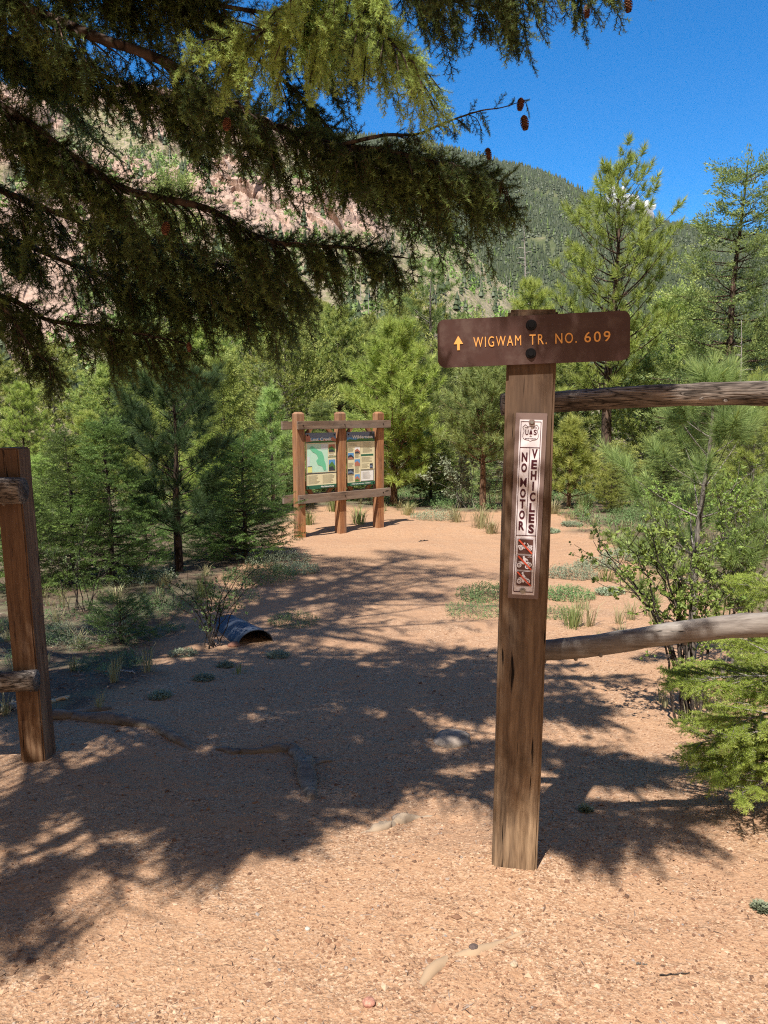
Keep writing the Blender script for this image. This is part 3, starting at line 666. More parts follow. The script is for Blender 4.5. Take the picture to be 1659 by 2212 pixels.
for a in [
 ('scrub', 690, 655, 33, 'tall rounded conifer behind the others above the notice board'),
 ('scrub', 800, 690, 29, 'grey-green conifer between the notice board and the dense bright pine'),
 ('scrub', 440, 700, 26, 'broad scrub conifer under the lowest tip of the hanging boughs', 1.15),
 ('scrub2', 540, 680, 28, 'yellow-tinged conifer above the pale spire-topped fir'),
 ('scrub2', 1000, 705, 30, 'olive conifer left of the brown trail sign, at the foot of the hill'),
 ('scrub2', 890, 650, 36, 'loose olive conifer at the foot of the scree slope'),
 ('scrub2', 1435, 640, 25, 'olive conifer filling the gap between the tall pine and the tall fir', 1.1),
 ('scrub', 1480, 740, 22, 'yellow-green conifer low in front of the tall fir', 1.2),
 ('scrub', 1640, 690, 23, 'conifer at the right edge of the photo under the tall fir', 1.1),
 ('scrub2', 1380, 780, 21, 'bushy conifer right of the black-trunked pine, behind the top rail', 1.2),
 ('scrub', 1240, 770, 26, 'grey-green conifer behind the black-trunked pine', 1.2),
 ('scrub2', 1170, 720, 29, 'conifer directly behind the upper signpost'),
 ('fir', 1090, 830, 20, 'dark fir hidden behind the middle of the signpost', 1.2),
 ('fir', 1430, 930, 17, 'short dark fir behind the pine sapling at the fence', 1.5),
 ('fir', 1600, 880, 14, 'dark fir behind the top rail at the right edge', 1.3),
 ('scrub2', 1330, 960, 17.5, 'low olive bush-like conifer at the far side of the sunny clearing', 1.8),
 ('scrub', 1550, 990, 15, 'dense round scrub behind the shrub at the right', 1.6),
 ('fir', 700, 870, 19, 'dark fir partly hidden by the notice board panels', 1.5),
 ('scrub2', 770, 900, 20, 'low olive conifer behind the notice board', 1.7),
 ('scrub', 930, 930, 19, 'low round conifer between the dense bright pine and the reddish-trunked pine', 1.6),
 ('fir', 620, 930, 17, 'shorter fir behind the left post of the notice board', 1.4),
 ('scrub2', 380, 760, 21, 'sunlit conifer behind the top of the shaded pine', 1.2),
 ('scrub', 250, 790, 20, 'sunlit conifer behind and above the slim firs', 1.2),
 ('scrub2', 130, 750, 22, 'sunlit conifer seen through the boughs at the left', 1.1),
 ('scrub', 0, 760, 19, 'sunlit conifer at the left edge under the boughs', 1.2),
 ('pine', 200, 890, 15, 'bright young pine between the two slim shaded firs', 1.1),
 ('pine', 450, 940, 14, 'bright young pine low behind the shaded pine trunk', 1.2),
 ('pine2', 10, 940, 12.5, 'bright pine behind the left fence post'),
 ('pine', 1320, 1000, 15.5, 'low bright pine beyond the clearing, left of the pine sapling', 1.4),
 ('pine2', 1620, 800, 11, 'light green pine at the right edge behind the top rail'),
 ('pine2', 1150, 1000, 17, 'low bright pine hugging the right side of the signpost', 1.5),
 ('fir', 320, 640, 36, 'far fir crown seen through the boughs at the left'),
 ('fir', 400, 395, 120, 'lone far fir against the pink rock, framed by the dark boughs', 1.2),
 ('scrub', -110, 800, 15, 'conifer just beyond the left edge of the view', 1.3),
 ('scrub', 1780, 700, 18, 'conifer just beyond the right edge of the view', 1.3)]:
    more(*a)

# ------------------------------------------------------------------ the big fir whose boughs hang over the trail
TX, TY = -3.3, 2.9
TB = np.array([TX, TY, zf(TX, TY)-.05])
wd, hi, lo = Geo(), Geo(), Geo()
HB = 15.
tz = np.linspace(0, 1, 24)
tube(wd, np.stack([TB[0]+.1*np.sin(tz*5), TB[1]+.1*np.sin(tz*4+1), TB[2]+tz*HB], 1), .24*(1-tz*.95)+.01, 16, rough=.12)
r5 = np.random.default_rng(55)
# the crown ends where its shade ends on the gravel: near edge of the shade, as ground points
SHB = np.array([(lambda Y_: (at(px, py, Y_)[0], Y_))(Yof(px, py)) for px, py in [(-300, 2080), (0, 2050), (350, 1985), (500, 1850), (800, 1765), (1000, 1800), (1250, 1835), (1450, 1830), (1700, 1900)]])
def in_crown(P):
    P = np.atleast_2d(P); sv = np.array(sdir); k_ = (P[:, 2]-.05)/sv[2]; X_ = P[:, 0]-sv[0]*k_; Y_ = P[:, 1]-sv[1]*k_
    ok = Y_ > np.interp(X_, SHB[:, 0], SHB[:, 1])+.12*(fbm(X_*4, X_*0, 77, 3)-.5)
    ok &= ~((P[:, 2] > 1.5) & (X_ > 1.1+.35*fbm(Y_*2, Y_*0, 5, 2)) & (Y_ < 6))
    b0 = at(700, 130, 1.93); q_ = P-b0; along = q_@sv; dist = np.linalg.norm(q_-along[:, None]*sv, axis=1); ok &= ~((dist < .40) & (along > .1))
    f_ = np.array([0, CP, -SP]); u_ = np.array([0, SP, CP]); d_ = P-[0, 0, CAM_Z]; dz = d_@f_; py = 1106-1661*(d_@u_)/np.maximum(dz, .01); px = 829.5+1661*d_[:, 0]/np.maximum(dz, .01)
    ok &= ~((dz > 0) & (px > 850) & (px < 1800) & (py > -170) & (P[:, 1] < 7))
    return ok
def gaps(P, th, sc=1.5):      # openings in the crown that let flecks of sun down
    P = np.atleast_2d(P); sv = np.array(sdir); k_ = (P[:, 2]-.05)/sv[2]; X_ = P[:, 0]-sv[0]*k_; Y_ = P[:, 1]-sv[1]*k_
    return fbm(X_*sc*1.5+5, Y_*sc, 63, 3) > th
def bough(ctrl, hang, up=.05, wide=.28, density=1., geo=hi, tms=SPR, r0=.028, start=.2, ts=1., tip=.15, z_att=None, bare=0.):
    """limb along control points, side twigs off it, hanging sprays on the twigs"""
    P = [at(*c) if len(c) == 3 and not isinstance(c, np.ndarray) else c for c in ctrl]
    if z_att is not None: P = [np.array([TX, TY, z_att])]+P
    pl = spline(P, 8); seg = np.linalg.norm(np.diff(pl, axis=0), axis=1); cum = np.concatenate([[0], np.cumsum(seg)]); Lt = cum[-1]
    tube(wd, pl, r0*(1-.86*cum/Lt), 7, rough=.2, seed=len(ctrl))
    PP, DD, SS = [], [], []
    s = start*Lt
    while s < Lt:
        p = np.array([np.interp(s, cum, pl[:, q]) for q in range(3)]); p2 = np.array([np.interp(min(s+.05, Lt), cum, pl[:, q]) for q in range(3)])
        p1 = np.array([np.interp(max(s-.05, 0), cum, pl[:, q]) for q in range(3)]); d = norm(p2-p1)
        lat = norm(np.cross(d, [0, 0, 1.])); f = s/Lt; sg = r5.choice([-1, 1])
        tw = wide*(1.05-.6*f)*r5.uniform(.4, 1.15); hg_ = hang(f) if callable(hang) else hang
        drop = hg_*r5.uniform(.0, .75)
        tdir = d*r5.uniform(.3, .9)+lat*sg*r5.uniform(.3, 1)
        e = p+norm(tdir)*tw+np.array([0, 0, -drop])
        open_ = geo is hi and tip < .5 and not gaps(e, .365, 3.2)[0]
        if open_ and r5.uniform() < .8: s += .0135/density*r5.uniform(.6, 1.4); extra = True
        else: extra = False
        m_ = p+norm(tdir)*tw*.6+np.array([0, 0, -drop*.25])
        tp = spline([p, m_, e], 5)
        if not extra: tube(wd, tp, np.linspace(r0*.22*(1-f*.5)+.001, .0018, len(tp)), 3)
        n = max(2, int(np.linalg.norm(np.diff(tp, axis=0), axis=1).sum()/.062*density))
        for q in range(0 if extra else n):
            if r5.uniform() < bare: continue
            u_ = (q+r5.uniform(.2, 1))/n; pp = tp[min(int(u_*(len(tp)-1)+.5), len(tp)-1)]
            PP.append(pp); DD.append(norm(np.array([0, 0, -1.])*r5.uniform(.35, 1.2)+norm(tdir)*r5.uniform(.1, .9)+r5.normal(0, .17, 3))); SS.append(ts*r5.uniform(.55, 1.)*min(1, .5+hg_*2))
        if r5.uniform() < 1.1*density:   # short shoots on the upper side
            PP.append(p); DD.append(norm(np.array([0, 0, up*14])*r5.uniform(.3, 1)+d*r5.uniform(.4, 1)+lat*r5.normal(0, .5))); SS.append(ts*r5.uniform(.3, .6))
        s += .0135/density*r5.uniform(.6, 1.4)
    PP, DD, SS = map(np.array, (PP, DD, SS))
    if geo is lo: kp = in_crown(PP) & gaps(PP, .42, 2.3); PP, DD, SS = PP[kp], DD[kp], SS[kp]
    pk = r5.integers(0, len(tms), len(PP))
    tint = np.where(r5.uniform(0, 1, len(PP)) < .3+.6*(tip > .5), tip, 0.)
    for q in range(len(tms)):
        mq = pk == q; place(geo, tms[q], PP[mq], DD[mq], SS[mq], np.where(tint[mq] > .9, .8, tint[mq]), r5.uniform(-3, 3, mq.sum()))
bough([(-260, 150, 3.1), (0, 232, 3.2), (149, 335, 3.2), (273, 410, 3.25), (446, 450, 3.3), (580, 520, 3.3), (750, 535, 3.4), (845, 555, 3.4)], lambda f: .42-.22*f, z_att=3.2, r0=.04)
bough([(-260, 300, 3.4), (0, 410, 3.5), (150, 470, 3.5), (300, 520, 3.6), (470, 570, 3.6), (640, 600, 3.6)], lambda f: .36-.12*f, z_att=3.0)
bough([(-200, 640, 3.4), (0, 640, 3.4), (100, 690, 3.4), (220, 708, 3.5), (310, 722, 3.5), (385, 738, 3.6)], lambda f: .36-.14*f, z_att=2.3, r0=.03)
bough([(-160, 560, 3.2), (0, 660, 3.2), (60, 740, 3.2), (120, 800, 3.2)], .15, z_att=2.2, density=.6, wide=.2)
bough([(-200, -130, 3.), (0, -10, 3.), (180, 70, 3.), (347, 129, 3.), (470, 205, 3.), (620, 285, 3.1), (820, 335, 3.1), (1000, 378, 3.1), (1075, 392, 3.1)], lambda f: .24+.06*np.sin(f*9), z_att=3.5, r0=.04)
bough([(300, -120, 3.3), (480, 60, 3.4), (640, 200, 3.4), (760, 330, 3.4), (870, 400, 3.4), (950, 440, 3.4)], lambda f: .32-.1*f, z_att=4.0)
bough([(740, 312, 3.08), (830, 292, 3.05), (900, 290, 3.0), (960, 265, 3.0), (1035, 240, 3.0), (1085, 232, 3.0), (1135, 216, 3.0)], lambda f: .12-.06*f, density=.5, wide=.12, r0=.008, start=.25, ts=.62, bare=.25)
bough([(760, 318, 3.09), (830, 325, 3.05), (900, 340, 3.0), (980, 360, 3.0), (1050, 385, 3.05), (1085, 400, 3.05)], .22, density=.8, wide=.16, r0=.012, start=.1)
bough([(500, -330, 3.2), (760, -150, 3.2), (930, -70, 3.2), (1080, -50, 3.2), (1200, -60, 3.2), (1310, -50, 3.2)], lambda f: .42-.24*f, z_att=4.3)
bough([(400, -260, 3.5), (700, -90, 3.5), (880, -30, 3.5), (1010, 10, 3.5), (1120, 30, 3.5)], lambda f: .30-.1*f, z_att=4.2)
bough([(-100, -160, 3.3), (200, -70, 3.3), (420, 0, 3.3), (640, 40, 3.3), (840, 90, 3.3)], .36, z_att=4.0)
bough([(-200, 40, 3.6), (0, 110, 3.6), (100, 170, 3.6), (160, 200, 3.6)], .16, z_att=3.4)
bough([(-200, 0, 3.5), (-60, 60, 3.4), (60, 105, 3.4), (190, 150, 3.4), (320, 200, 3.4), (420, 255, 3.4)], .22, z_att=3.6)
bough([(-200, 380, 3.8), (0, 500, 3.8), (180, 580, 3.8), (350, 630, 3.8), (520, 640, 3.8), (650, 640, 3.8)], .3, z_att=2.7)
bough([(760, -420, 1.95), (700, -140, 1.95), (640, 20, 1.95), (570, 70, 1.95), (500, 95, 1.95)], lambda f: .07, density=1.7, wide=.27, r0=.010, start=.45, ts=.72, tip=1.)  # this and the next two: full tip tint paints sunlight into the needles
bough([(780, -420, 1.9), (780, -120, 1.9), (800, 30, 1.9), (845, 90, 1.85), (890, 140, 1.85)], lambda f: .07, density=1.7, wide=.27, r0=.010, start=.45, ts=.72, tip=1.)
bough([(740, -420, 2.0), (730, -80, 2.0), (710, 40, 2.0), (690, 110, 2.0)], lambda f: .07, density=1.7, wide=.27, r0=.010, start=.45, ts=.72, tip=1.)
# overhead boughs in front of and above the view, and the rest of the crown up the trunk
def lo_bough(z, az, L, dens=1., droop=.12, elev=0.):
    a = R(az); d = np.array([math.sin(a), math.cos(a), 0]); p0 = np.array([TX, TY, z])
    s_ = np.linspace(0, 1, 5)[:, None]
    while L > 1 and not in_crown((p0+d*L+np.array([0, 0, (elev-droop*1.6)*L]))[None])[0]: L -= .1
    pl = p0+d*s_*L+np.array([0, 0, 1.])*(elev*L*s_-droop*L*s_**2*1.6)
    bough([q for q in pl], .3*min(1, L/2.5), geo=lo, tms=SPRL, density=.42*dens, wide=.5, start=.18, ts=1.35, r0=.02+.006*L)
for z, az, L in [(3.9, 94, 4.4), (3.8, 102, 4.7), (3.6, 109, 4.6), (3.4, 116, 4.4), (3.7, 122, 4.3), (3.4, 129, 4.), (3.6, 136, 3.8), (3.35, 144, 3.6), (3.5, 152, 3.5), (4.1, 98, 4.8), (4.1, 114, 4.5), (4.2, 126, 4.2), (4.0, 140, 3.9), (4.5, 106, 4.7), (4.4, 90, 4.3), (4.9, 86, 4.0)]:
    lo_bough(z, az, L, 2.5 if az > 100 else 1.5, .04)
for zz in np.arange(3.6, 14.6, .42):
    f = (zz-3.6)/11.4; L = 3.7*(1-f)**.75+.3
    a0 = r5.uniform(0, 360)
    for q in range(5):
        lo_bough(zz+r5.uniform(-.2, .2), a0+q*72+r5.uniform(-20, 20), L*r5.uniform(.75, 1.1), .45, .1, .12)
bigfir = thing('fir_tree', 'big old fir hanging dark cone-bearing boughs over the trail from the left', 'fir tree', TB)
wd.build('trunk', M['bark'], bigfir, TB, smooth=True)
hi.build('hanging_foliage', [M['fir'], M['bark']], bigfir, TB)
lo.build('crown', M['fir'], bigfir, TB)
def cone_mesh():
    g = Geo(); r = np.random.default_rng(3)
    zz = np.linspace(0, 1, 9); tube(g, np.stack([0*zz, 0*zz, -zz*.062], 1), .004+.009*np.sin(np.pi*(zz*.85+.1)), 7)
    for q in range(11):
        f = (q+.5)/11; rad = .006+.0115*math.sin(math.pi*(f*.8+.15)); z = -.062*f
        for j_ in range(7):
            a = (j_+.5*(q % 2))*6.283/7; c_, s_ = math.cos(a), math.sin(a); t_ = np.array([-s_, c_, 0])*.0062
            o_ = np.array([c_, s_, 0]); b0 = o_*rad*.45+[0, 0, z+.004]; e_ = o_*(rad+.0035)+[0, 0, z-.007]
            g.add([b0-t_*.6, b0+t_*.6, e_+t_, e_-t_, o_*(rad+.001)+[0, 0, z-.0085]], [(0, 1, 2), (0, 2, 3), (3, 2, 4)], r.uniform(0, 1))
    return g
M['cone'] = mat('fir_cone_scales', (.16, .06, .03), .6, spec=.3); k = NB(M['cone'])
k.l(k.ramp(k.n('NewGeometry').outputs['Random Per Island'], [(0, (.07, .022, .012)), (1, (.26, .11, .055))]), k.b.inputs['Base Color'])
cone0 = None
for px, py, Y, s_, ti in [(1126, 212, 3.0, 1., .1), (1131, 250, 3.0, 1.15, -.1), (1083, 392, 3.05, 1., 0), (1355, -8, 3.2, 1.25, .1), (930, 470, 3.3, .9, .2), (822, 588, 3.35, .9, 0), (360, 480, 3.0, 1.1, .2), (565, 572, 3.2, 1., .1), (408, 740, 3.4, .9, 0), (492, 255, 2.7, 1., .2), (1268, 10, 3.2, 1., .3), (1053, 320, 3.0, .9, .1)]:
    if cone0 is None:
        cone0 = cone_mesh().build('cone', M['cone'], bigfir, smooth=False); c_ = cone0
    else:
        c_ = cone0.copy(); link(c_, bigfir)
    c_.location = Vector(at(px, py, Y)-TB); c_.scale = (s_*.66,)*3; c_.rotation_euler = (ti, ti*1.5, px)

# ------------------------------------------------------------------ young fir reaching in at the right edge
def near_fir():
    X0, Y0 = 1.97, 3.0; z0 = zf(X0, Y0); w_, c_ = Geo(), Geo(); r = np.random.default_rng(91)
    top = 1.02; t = np.linspace(0, 1, 8)
    tube(w_, np.stack([X0+.02*np.sin(t*5), Y0+0*t, z0-.05+t*(top-z0)], 1), .022*(1-t*.8), 6)
    PP, DD, SS, TT = [], [], [], []
    def limb(a, h, L, droop=.1, e=.1):
        d = np.array([math.cos(a), math.sin(a), e]); s = np.linspace(0, 1, 7)[:, None]
        pl = np.array([X0, Y0, h])+d*s*L-np.array([0, 0, droop*L])*s**2
        tube(w_, pl, .009*(1-.8*s[:, 0]), 5); lat = norm(np.cross(d, [0, 0, 1])); dn = norm(d)
        PP.append(pl[-1]-dn*.08); DD.append(dn); SS.append(.9); TT.append(.5)
        for q in range(int(L/.045)+1):
            f = .22+.78*(q+r.uniform(0, .9))/(L/.045+1); p = np.array([np.interp(f*6, np.arange(7), pl[:, c]) for c in range(3)])
            sg = 1 if q % 2 else -1; sl = L*.38*(1.1-f)+.03; dd = norm(dn*.9+lat*sg*.75+np.array([0, 0, r.normal(0, .12)]))
            tube(w_, [p, p+dd*sl], [.004, .002], 3)
            for g_ in (.15, .6, 1.):
                PP.append(p+dd*sl*g_); DD.append(dd+r.normal(0, .18, 3)); SS.append(r.uniform(.55, .95)); TT.append(r.uniform(.1, .6)*g_)
    n = 34
    for q in range(n):
        h = z0+.10+(top-z0-.15)*(q/n)**.95; L = (.68*(1-q/n)**.6+.12)*r.uniform(.75, 1.1)
        limb(q*2.4+r.uniform(-.3, .3), h, L, .12, .12+.25*q/n)
    for a, h, L in [(3.0, .50, .72), (3.3, .32, .76), (3.6, .22, .72), (3.5, .45, .72), (3.15, .18, .66), (3.9, .35, .66)]: limb(a, z0+h+.02, L, .12, .08)
    PP, DD, SS, TT = map(np.array, (PP, DD, SS, TT)); pk = r.integers(0, 5, len(PP))
    for q in range(5):
        mq = pk == q; place(c_, SPR[q], PP[mq], DD[mq], SS[mq]*.74, TT[mq], r.uniform(-.8, .8, mq.sum()))
    o = thing('fir_tree', 'bright green young fir poking in at the lower right below the bottom rail', 'fir tree', (X0, Y0, z0))
    w_.build('trunk', M['barkgrey'], o, (X0, Y0, z0), smooth=True); c_.build('crown', [M['fir_bright'], M['barkgrey']], o, (X0, Y0, z0))
near_fir()

# ------------------------------------------------------------------ leafy shrubs
def leaf_tm(seed, n=7, L=.016):
    r = np.random.default_rng(seed); V = []; F = []
    for i in range(n):
        d = norm(np.array([r.uniform(.2, 1), r.normal(0, .7), r.normal(0, .7)])); s = norm(np.cross(d, r.normal(size=3))); p = np.array([r.uniform(0, .02), 0, 0]); b = len(V)
        l = L*r.uniform(.7, 1.3); V += [p, p+d*l*.45+s*l*.36, p+d*l, p+d*l*.45-s*l*.36]; F += [(b, b+1, b+2), (b, b+2, b+3)]
    return np.array(V), np.array(F), np.full(len(V), r.uniform(0, .4)), np.zeros(len(F), int)
LT = [leaf_tm(s) for s in range(5)]
def shrub(name, label, cat, base, tips, seed, nst, leafy, mt, mb, r0=.009, spread=.06, ls=1., sub=9, loc=None, leafstart=.4):
    r = np.random.default_rng(seed); w_, c_ = Geo(), Geo(); base = np.asarray(base, float); PP, DD = [], []
    for q in range(nst):
        tip = np.asarray(tips[q % len(tips)])+r.normal(0, spread*1.4, 3); b0 = base+np.array([r.normal(0, spread), r.normal(0, spread), -.03])
        mid = b0*.5+tip*.5+np.array([0, 0, .1*(tip[2]-b0[2])])+r.normal(0, .03, 3); mid[:2] = b0[:2]*.62+tip[:2]*.38
        pl = spline([b0, mid, tip], 7); Lp = np.linalg.norm(tip-b0)
        pl[1:-1] += r.normal(0, .008*Lp, pl[1:-1].shape); tube(w_, pl, np.linspace(r0*r.uniform(.6, 1.1), .0016, len(pl)), 5)
        for m_ in range(sub):
            f = leafstart+(1-leafstart)*r.uniform(0, 1); p = pl[int(f*(len(pl)-1))]; d = norm(norm(pl[-1]-pl[0])*.7+r.normal(0, .6, 3)+[0, 0, .2]); l_ = Lp*r.uniform(.08, .26)
            k_ = spline([p, p+d*l_*.5+r.normal(0, .012, 3), p+d*l_], 4); tube(w_, k_, np.linspace(.0026, .0011, len(k_)), 3)
            for g_ in range(leafy):
                PP.append(k_[r.integers(1, len(k_))]+r.normal(0, .006, 3)); DD.append(r.normal(0, 1, 3)+[0, 0, .6])
    loc = base if loc is None else loc
    o = thing(name, label, cat, base); w_.build('stems', mb, o, base, smooth=True) if leafy == 0 else w_.build('stem', mb, o, base, smooth=True)
    if leafy:
        PP, DD = np.array(PP), np.array(DD); pk = r.integers(0, 5, len(PP))
        for q in range(5):
            mq = pk == q; place(c_, LT[q], PP[mq], DD[mq], r.uniform(.7, 1.3, mq.sum())*ls, r.uniform(0, .5, mq.sum()), r.uniform(-3, 3, mq.sum()))
        c_.build('foliage', mt, o, base)
    return o
Ys = 4.1
bs = at(1488, 1590, Ys); bs[2] = zf(bs[0], bs[1])
shrub('shrub', 'multi-stemmed leafy shrub with thin dark stems crossing behind the bottom rail', 'shrub', bs, [at(1340, 1140, Ys), at(1300, 1165, 4.3), at(1400, 1180, 4.0), at(1465, 1150, 4.2), at(1540, 1180, 4.2), at(1350, 1230, 3.9), at(1440, 1110, 4.3), at(1580, 1240, 4.1)], 3, 13, 6, M['leaf'], M['twigdark'], .011, .035, 1.15, 10)
b2_ = at(1580, 1480, 4.9); b2_[2] = zf(b2_[0], b2_[1])
shrub('shrub', 'paler leafy shrub close to the right edge, behind both rails', 'shrub', b2_, [at(1560, 1090, 4.8), at(1620, 1060, 5.0), at(1670, 1120, 4.9), at(1600, 1180, 4.7), at(1700, 1000, 5.), at(1530, 1200, 5)], 4, 14, 6, M['leaf'], M['barkgrey'], .009, .05, 1.1, 10)
b3_ = at(455, 1385, 6.0); b3_[2] = zf(b3_[0], b3_[1])
shrub('shrub', 'sparse twiggy shrub just left of the culvert pipe', 'shrub', b3_, [at(430, 1250, 6), at(500, 1240, 6.2), at(540, 1220, 6.2), at(585, 1200, 6.4), at(370, 1270, 5.9), at(470, 1290, 5.9), at(340, 1230, 6.)], 5, 12, 3, M['herb'], M['twigdark'], .006, .05, 1.1, 7, leafstart=.25)
b4_ = at(165, 1330, 7.2); b4_[2] = zf(b4_[0], b4_[1])
shrub('shrub', 'thin twiggy shrub under the slim firs, right of the left fence post', 'shrub', b4_, [at(110, 1170, 7), at(180, 1150, 7.2), at(230, 1200, 7.2), at(140, 1220, 7)], 6, 9, 2, M['herb'], M['twigdark'], .006, .08, 1.2, 6)
b5_ = at(1010, 1120, 16.6); b5_[2] = zf(b5_[0], b5_[1])
shrub('shrub', 'grey brushy shrub beside the reddish pine trunk', 'shrub', b5_, [b5_+[x_, y_, z_] for x_, y_, z_ in [(-.5, 0, .9), (.4, .1, 1.1), (0, .2, 1.2), (-.9, .1, .6), (.8, 0, .7)]], 7, 16, 5, M['sage'], M['barkgrey'], .012, .2, 2.6, 9)
b6_ = at(1480, 1150, 10.5); b6_[2] = zf(b6_[0], b6_[1])
shrub('shrub', 'leafy shrub at the base of the low pines across the clearing', 'shrub', b6_, [b6_+[x_, y_, z_] for x_, y_, z_ in [(-.6, 0, .7), (.4, .1, .9), (0, .2, .95), (.9, 0, .7)]], 8, 14, 6, M['leaf'], M['barkgrey'], .01, .2, 2., 9)

# dead snag beyond the signpost
def snag(label, px, ptop, Y, seed, pb=900):
    r = np.random.default_rng(seed); loc = ground_at(px, 1100, Y); H = hfor(px, ptop, Y); g = Geo(); tr_ = Geo()
    t = np.linspace(0, 1, 9); pts = np.stack([.03*H*t*np.sin(t*3), 0*t, t*H], 1); tube(tr_, pts, .013*H*(1-.9*t), 6)
    for q in range(26):
        h = r.uniform(.35, .97); a = r.uniform(0, 6.28); L = H*.11*(1.2-h)*r.uniform(.5, 1.5); p = np.array([np.interp(h, t, pts[:, c]) for c in range(3)])
        tube(tr_, [p, p+np.array([math.cos(a), math.sin(a), .25])*L*.6, p+np.array([math.cos(a), math.sin(a), .1])*L], [.004*H*.5, .003*H*.5, .0012*H*.5], 4)
    o = thing('dead_tree', label, 'dead tree', loc); tr_.build('trunk', M['dead'], o, smooth=True)
snag('bleached bare dead tree standing against the forested hill', 1115, 485, 60, 1)
snag('bleached leaning dead tree low behind the right fence rails', 1575, 690, 16, 2)

# ------------------------------------------------------------------ timber posts, rails
def bm_obj(name, bm, mats, parent=None, smooth=False):
    me = bpy.data.meshes.new(name); bm.to_mesh(me); bm.free()
    for m_ in (mats if isinstance(mats, (list, tuple)) else [mats]): me.materials.append(m_)
    if smooth: me.shade_smooth()
    return link(bpy.data.objects.new(name, me), parent)
def timber(name, size, c, m, parent, axis='Z', bev=.006, cuts=18, wob=.0025, chamfer=0, seed=0):
    """rough-sawn timber: bevelled box, cut along its length and slightly uneven"""
    bm = bmesh.new(); bmesh.ops.create_cube(bm, size=1)
    for v_ in bm.verts: v_.co = Vector((v_.co.x*size[0], v_.co.y*size[1], v_.co.z*size[2]))
    ax = 'XYZ'.index(axis)
    if chamfer:
        ed = [e for e in bm.edges if all(v_.co.z > 0 for v_ in e.verts)]
        bmesh.ops.bevel(bm, geom=ed, offset=chamfer, segments=1, affect='EDGES')
    bmesh.ops.bevel(bm, geom=[e for e in bm.edges if e.calc_face_angle(0) > .3], offset=bev, segments=2, affect='EDGES')
    lo_, hi_ = -size[ax]/2, size[ax]/2; no = Vector([1 if q == ax else 0 for q in range(3)])
    for q in range(1, cuts):
        pt = no*(lo_+(hi_-lo_)*q/cuts); bmesh.ops.bisect_plane(bm, geom=bm.verts[:]+bm.edges[:]+bm.faces[:], plane_co=pt, plane_no=no)
    for v_ in bm.verts:
        s_ = v_.co[ax]*3+seed*7; o_ = [q for q in range(3) if q != ax]
        v_.co[o_[0]] += wob*2*(float(fbm(s_, v_.co[o_[1]]*30, seed, 3))-.5); v_.co[o_[1]] += wob*2*(float(fbm(s_, v_.co[o_[0]]*30+5, seed+2, 3))-.5)
        v_.co += Vector(c)
    return bm_obj(name, bm, m, parent)
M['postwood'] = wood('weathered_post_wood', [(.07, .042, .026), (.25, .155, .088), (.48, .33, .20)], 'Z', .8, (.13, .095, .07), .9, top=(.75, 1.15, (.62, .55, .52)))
M['postred'] = wood('red_stained_post_wood', [(.07, .028, .015), (.22, .105, .052), (.42, .26, .15)], 'Z', .8, (.12, .07, .045), .8)
M['kioskpost'] = wood('orange_stained_timber', [(.20, .06, .02), (.46, .17, .055), (.62, .31, .13)], 'Z', .5, (.25, .17, .12), .7, crack=0)
M['kioskbeam'] = wood('grey_brown_beam_timber', [(.09, .05, .03), (.22, .135, .085), (.36, .25, .17)], 'X', .5, (.26, .21, .17), .8)
M['log'] = bark('weathered_log_with_bark', (.055, .042, .034), (.17, .135, .11), (.42, .36, .31), 10, 'X', .006)
M['loggrey'] = wood('grey_debarked_log', [(.12, .095, .08), (.25, .21, .18), (.36, .32, .28)], 'X', .8, (.2, .16, .13), .8)
M['endgrain'] = mat('dark_end_grain', (.05, .033, .024), .9)

SY = 2.33                                     # front face of the signpost
pb_ = at(1117, 1862, SY); pt_ = at(1150, 668, SY)
PXc = (pb_[0]+pt_[0])/2; z_b = zf(PXc, SY+.07); PW = .146; PH = pt_[2]-z_b
post = thing('signpost', 'weathered square timber signpost on sunny gravel carrying a brown trail sign', 'signpost', (PXc, SY+PW/2, z_b), R(-8)); post.rotation_euler.y = R(.5)
LOC = lambda px, py: at(px, py, SY)[2]-z_b       # height on the post of a place in the photo
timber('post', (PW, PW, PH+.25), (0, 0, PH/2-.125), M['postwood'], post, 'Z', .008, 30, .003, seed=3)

def poly_geo(g, pts, y, mi, th=.0006):
    """flat-faced plate in the X-Z plane facing -Y"""
    n = len(pts); bm = bmesh.new(); vs = [bm.verts.new((x_, y, z_)) for x_, z_ in pts]; f = bm.faces.new(vs); f.normal_update()
    if f.normal.y > 0: bmesh.ops.reverse_faces(bm, faces=[f])
    r_ = bmesh.ops.extrude_face_region(bm, geom=[f]); 
    for v_ in [e for e in r_['geom'] if isinstance(e, bmesh.types.BMVert)]: v_.co.y += 0
    for v_ in vs: v_.co.y += th
    bmesh.ops.triangulate(bm, faces=bm.faces[:]); bm.verts.ensure_lookup_table(); bm.verts.index_update()
    g.add([v_.co[:] for v_ in bm.verts], [[v_.index for v_ in f_.verts] for f_ in bm.faces], 0, mi); bm.free()
def rrect(x0, z0, x1, z1, r, k=5):
    P = []
    for cx, cz, a0 in ((x1-r, z1-r, 0), (x0+r, z1-r, 90), (x0+r, z0+r, 180), (x1-r, z0+r, 270)):
        for q in range(k+1): a = R(a0+90*q/k); P.append((cx+r*math.cos(a), cz+r*math.sin(a)))
    return P
def circ(cx, cz, r, k=16): return [(cx+r*math.cos(6.2832*q/k), cz+r*math.sin(6.2832*q/k)) for q in range(k)]
def rect(x0, z0, x1, z1): return [(x0, z0), (x1, z0), (x1, z1), (x0, z1)]
def line(x0, z0, x1, z1, w_):
    d = Vector((x1-x0, z1-z0)).normalized(); nx_, nz_ = -d.y*w_/2, d.x*w_/2
    return [(x0+nx_, z0+nz_), (x0-nx_, z0-nz_), (x1-nx_, z1-nz_), (x1+nx_, z1+nz_)]
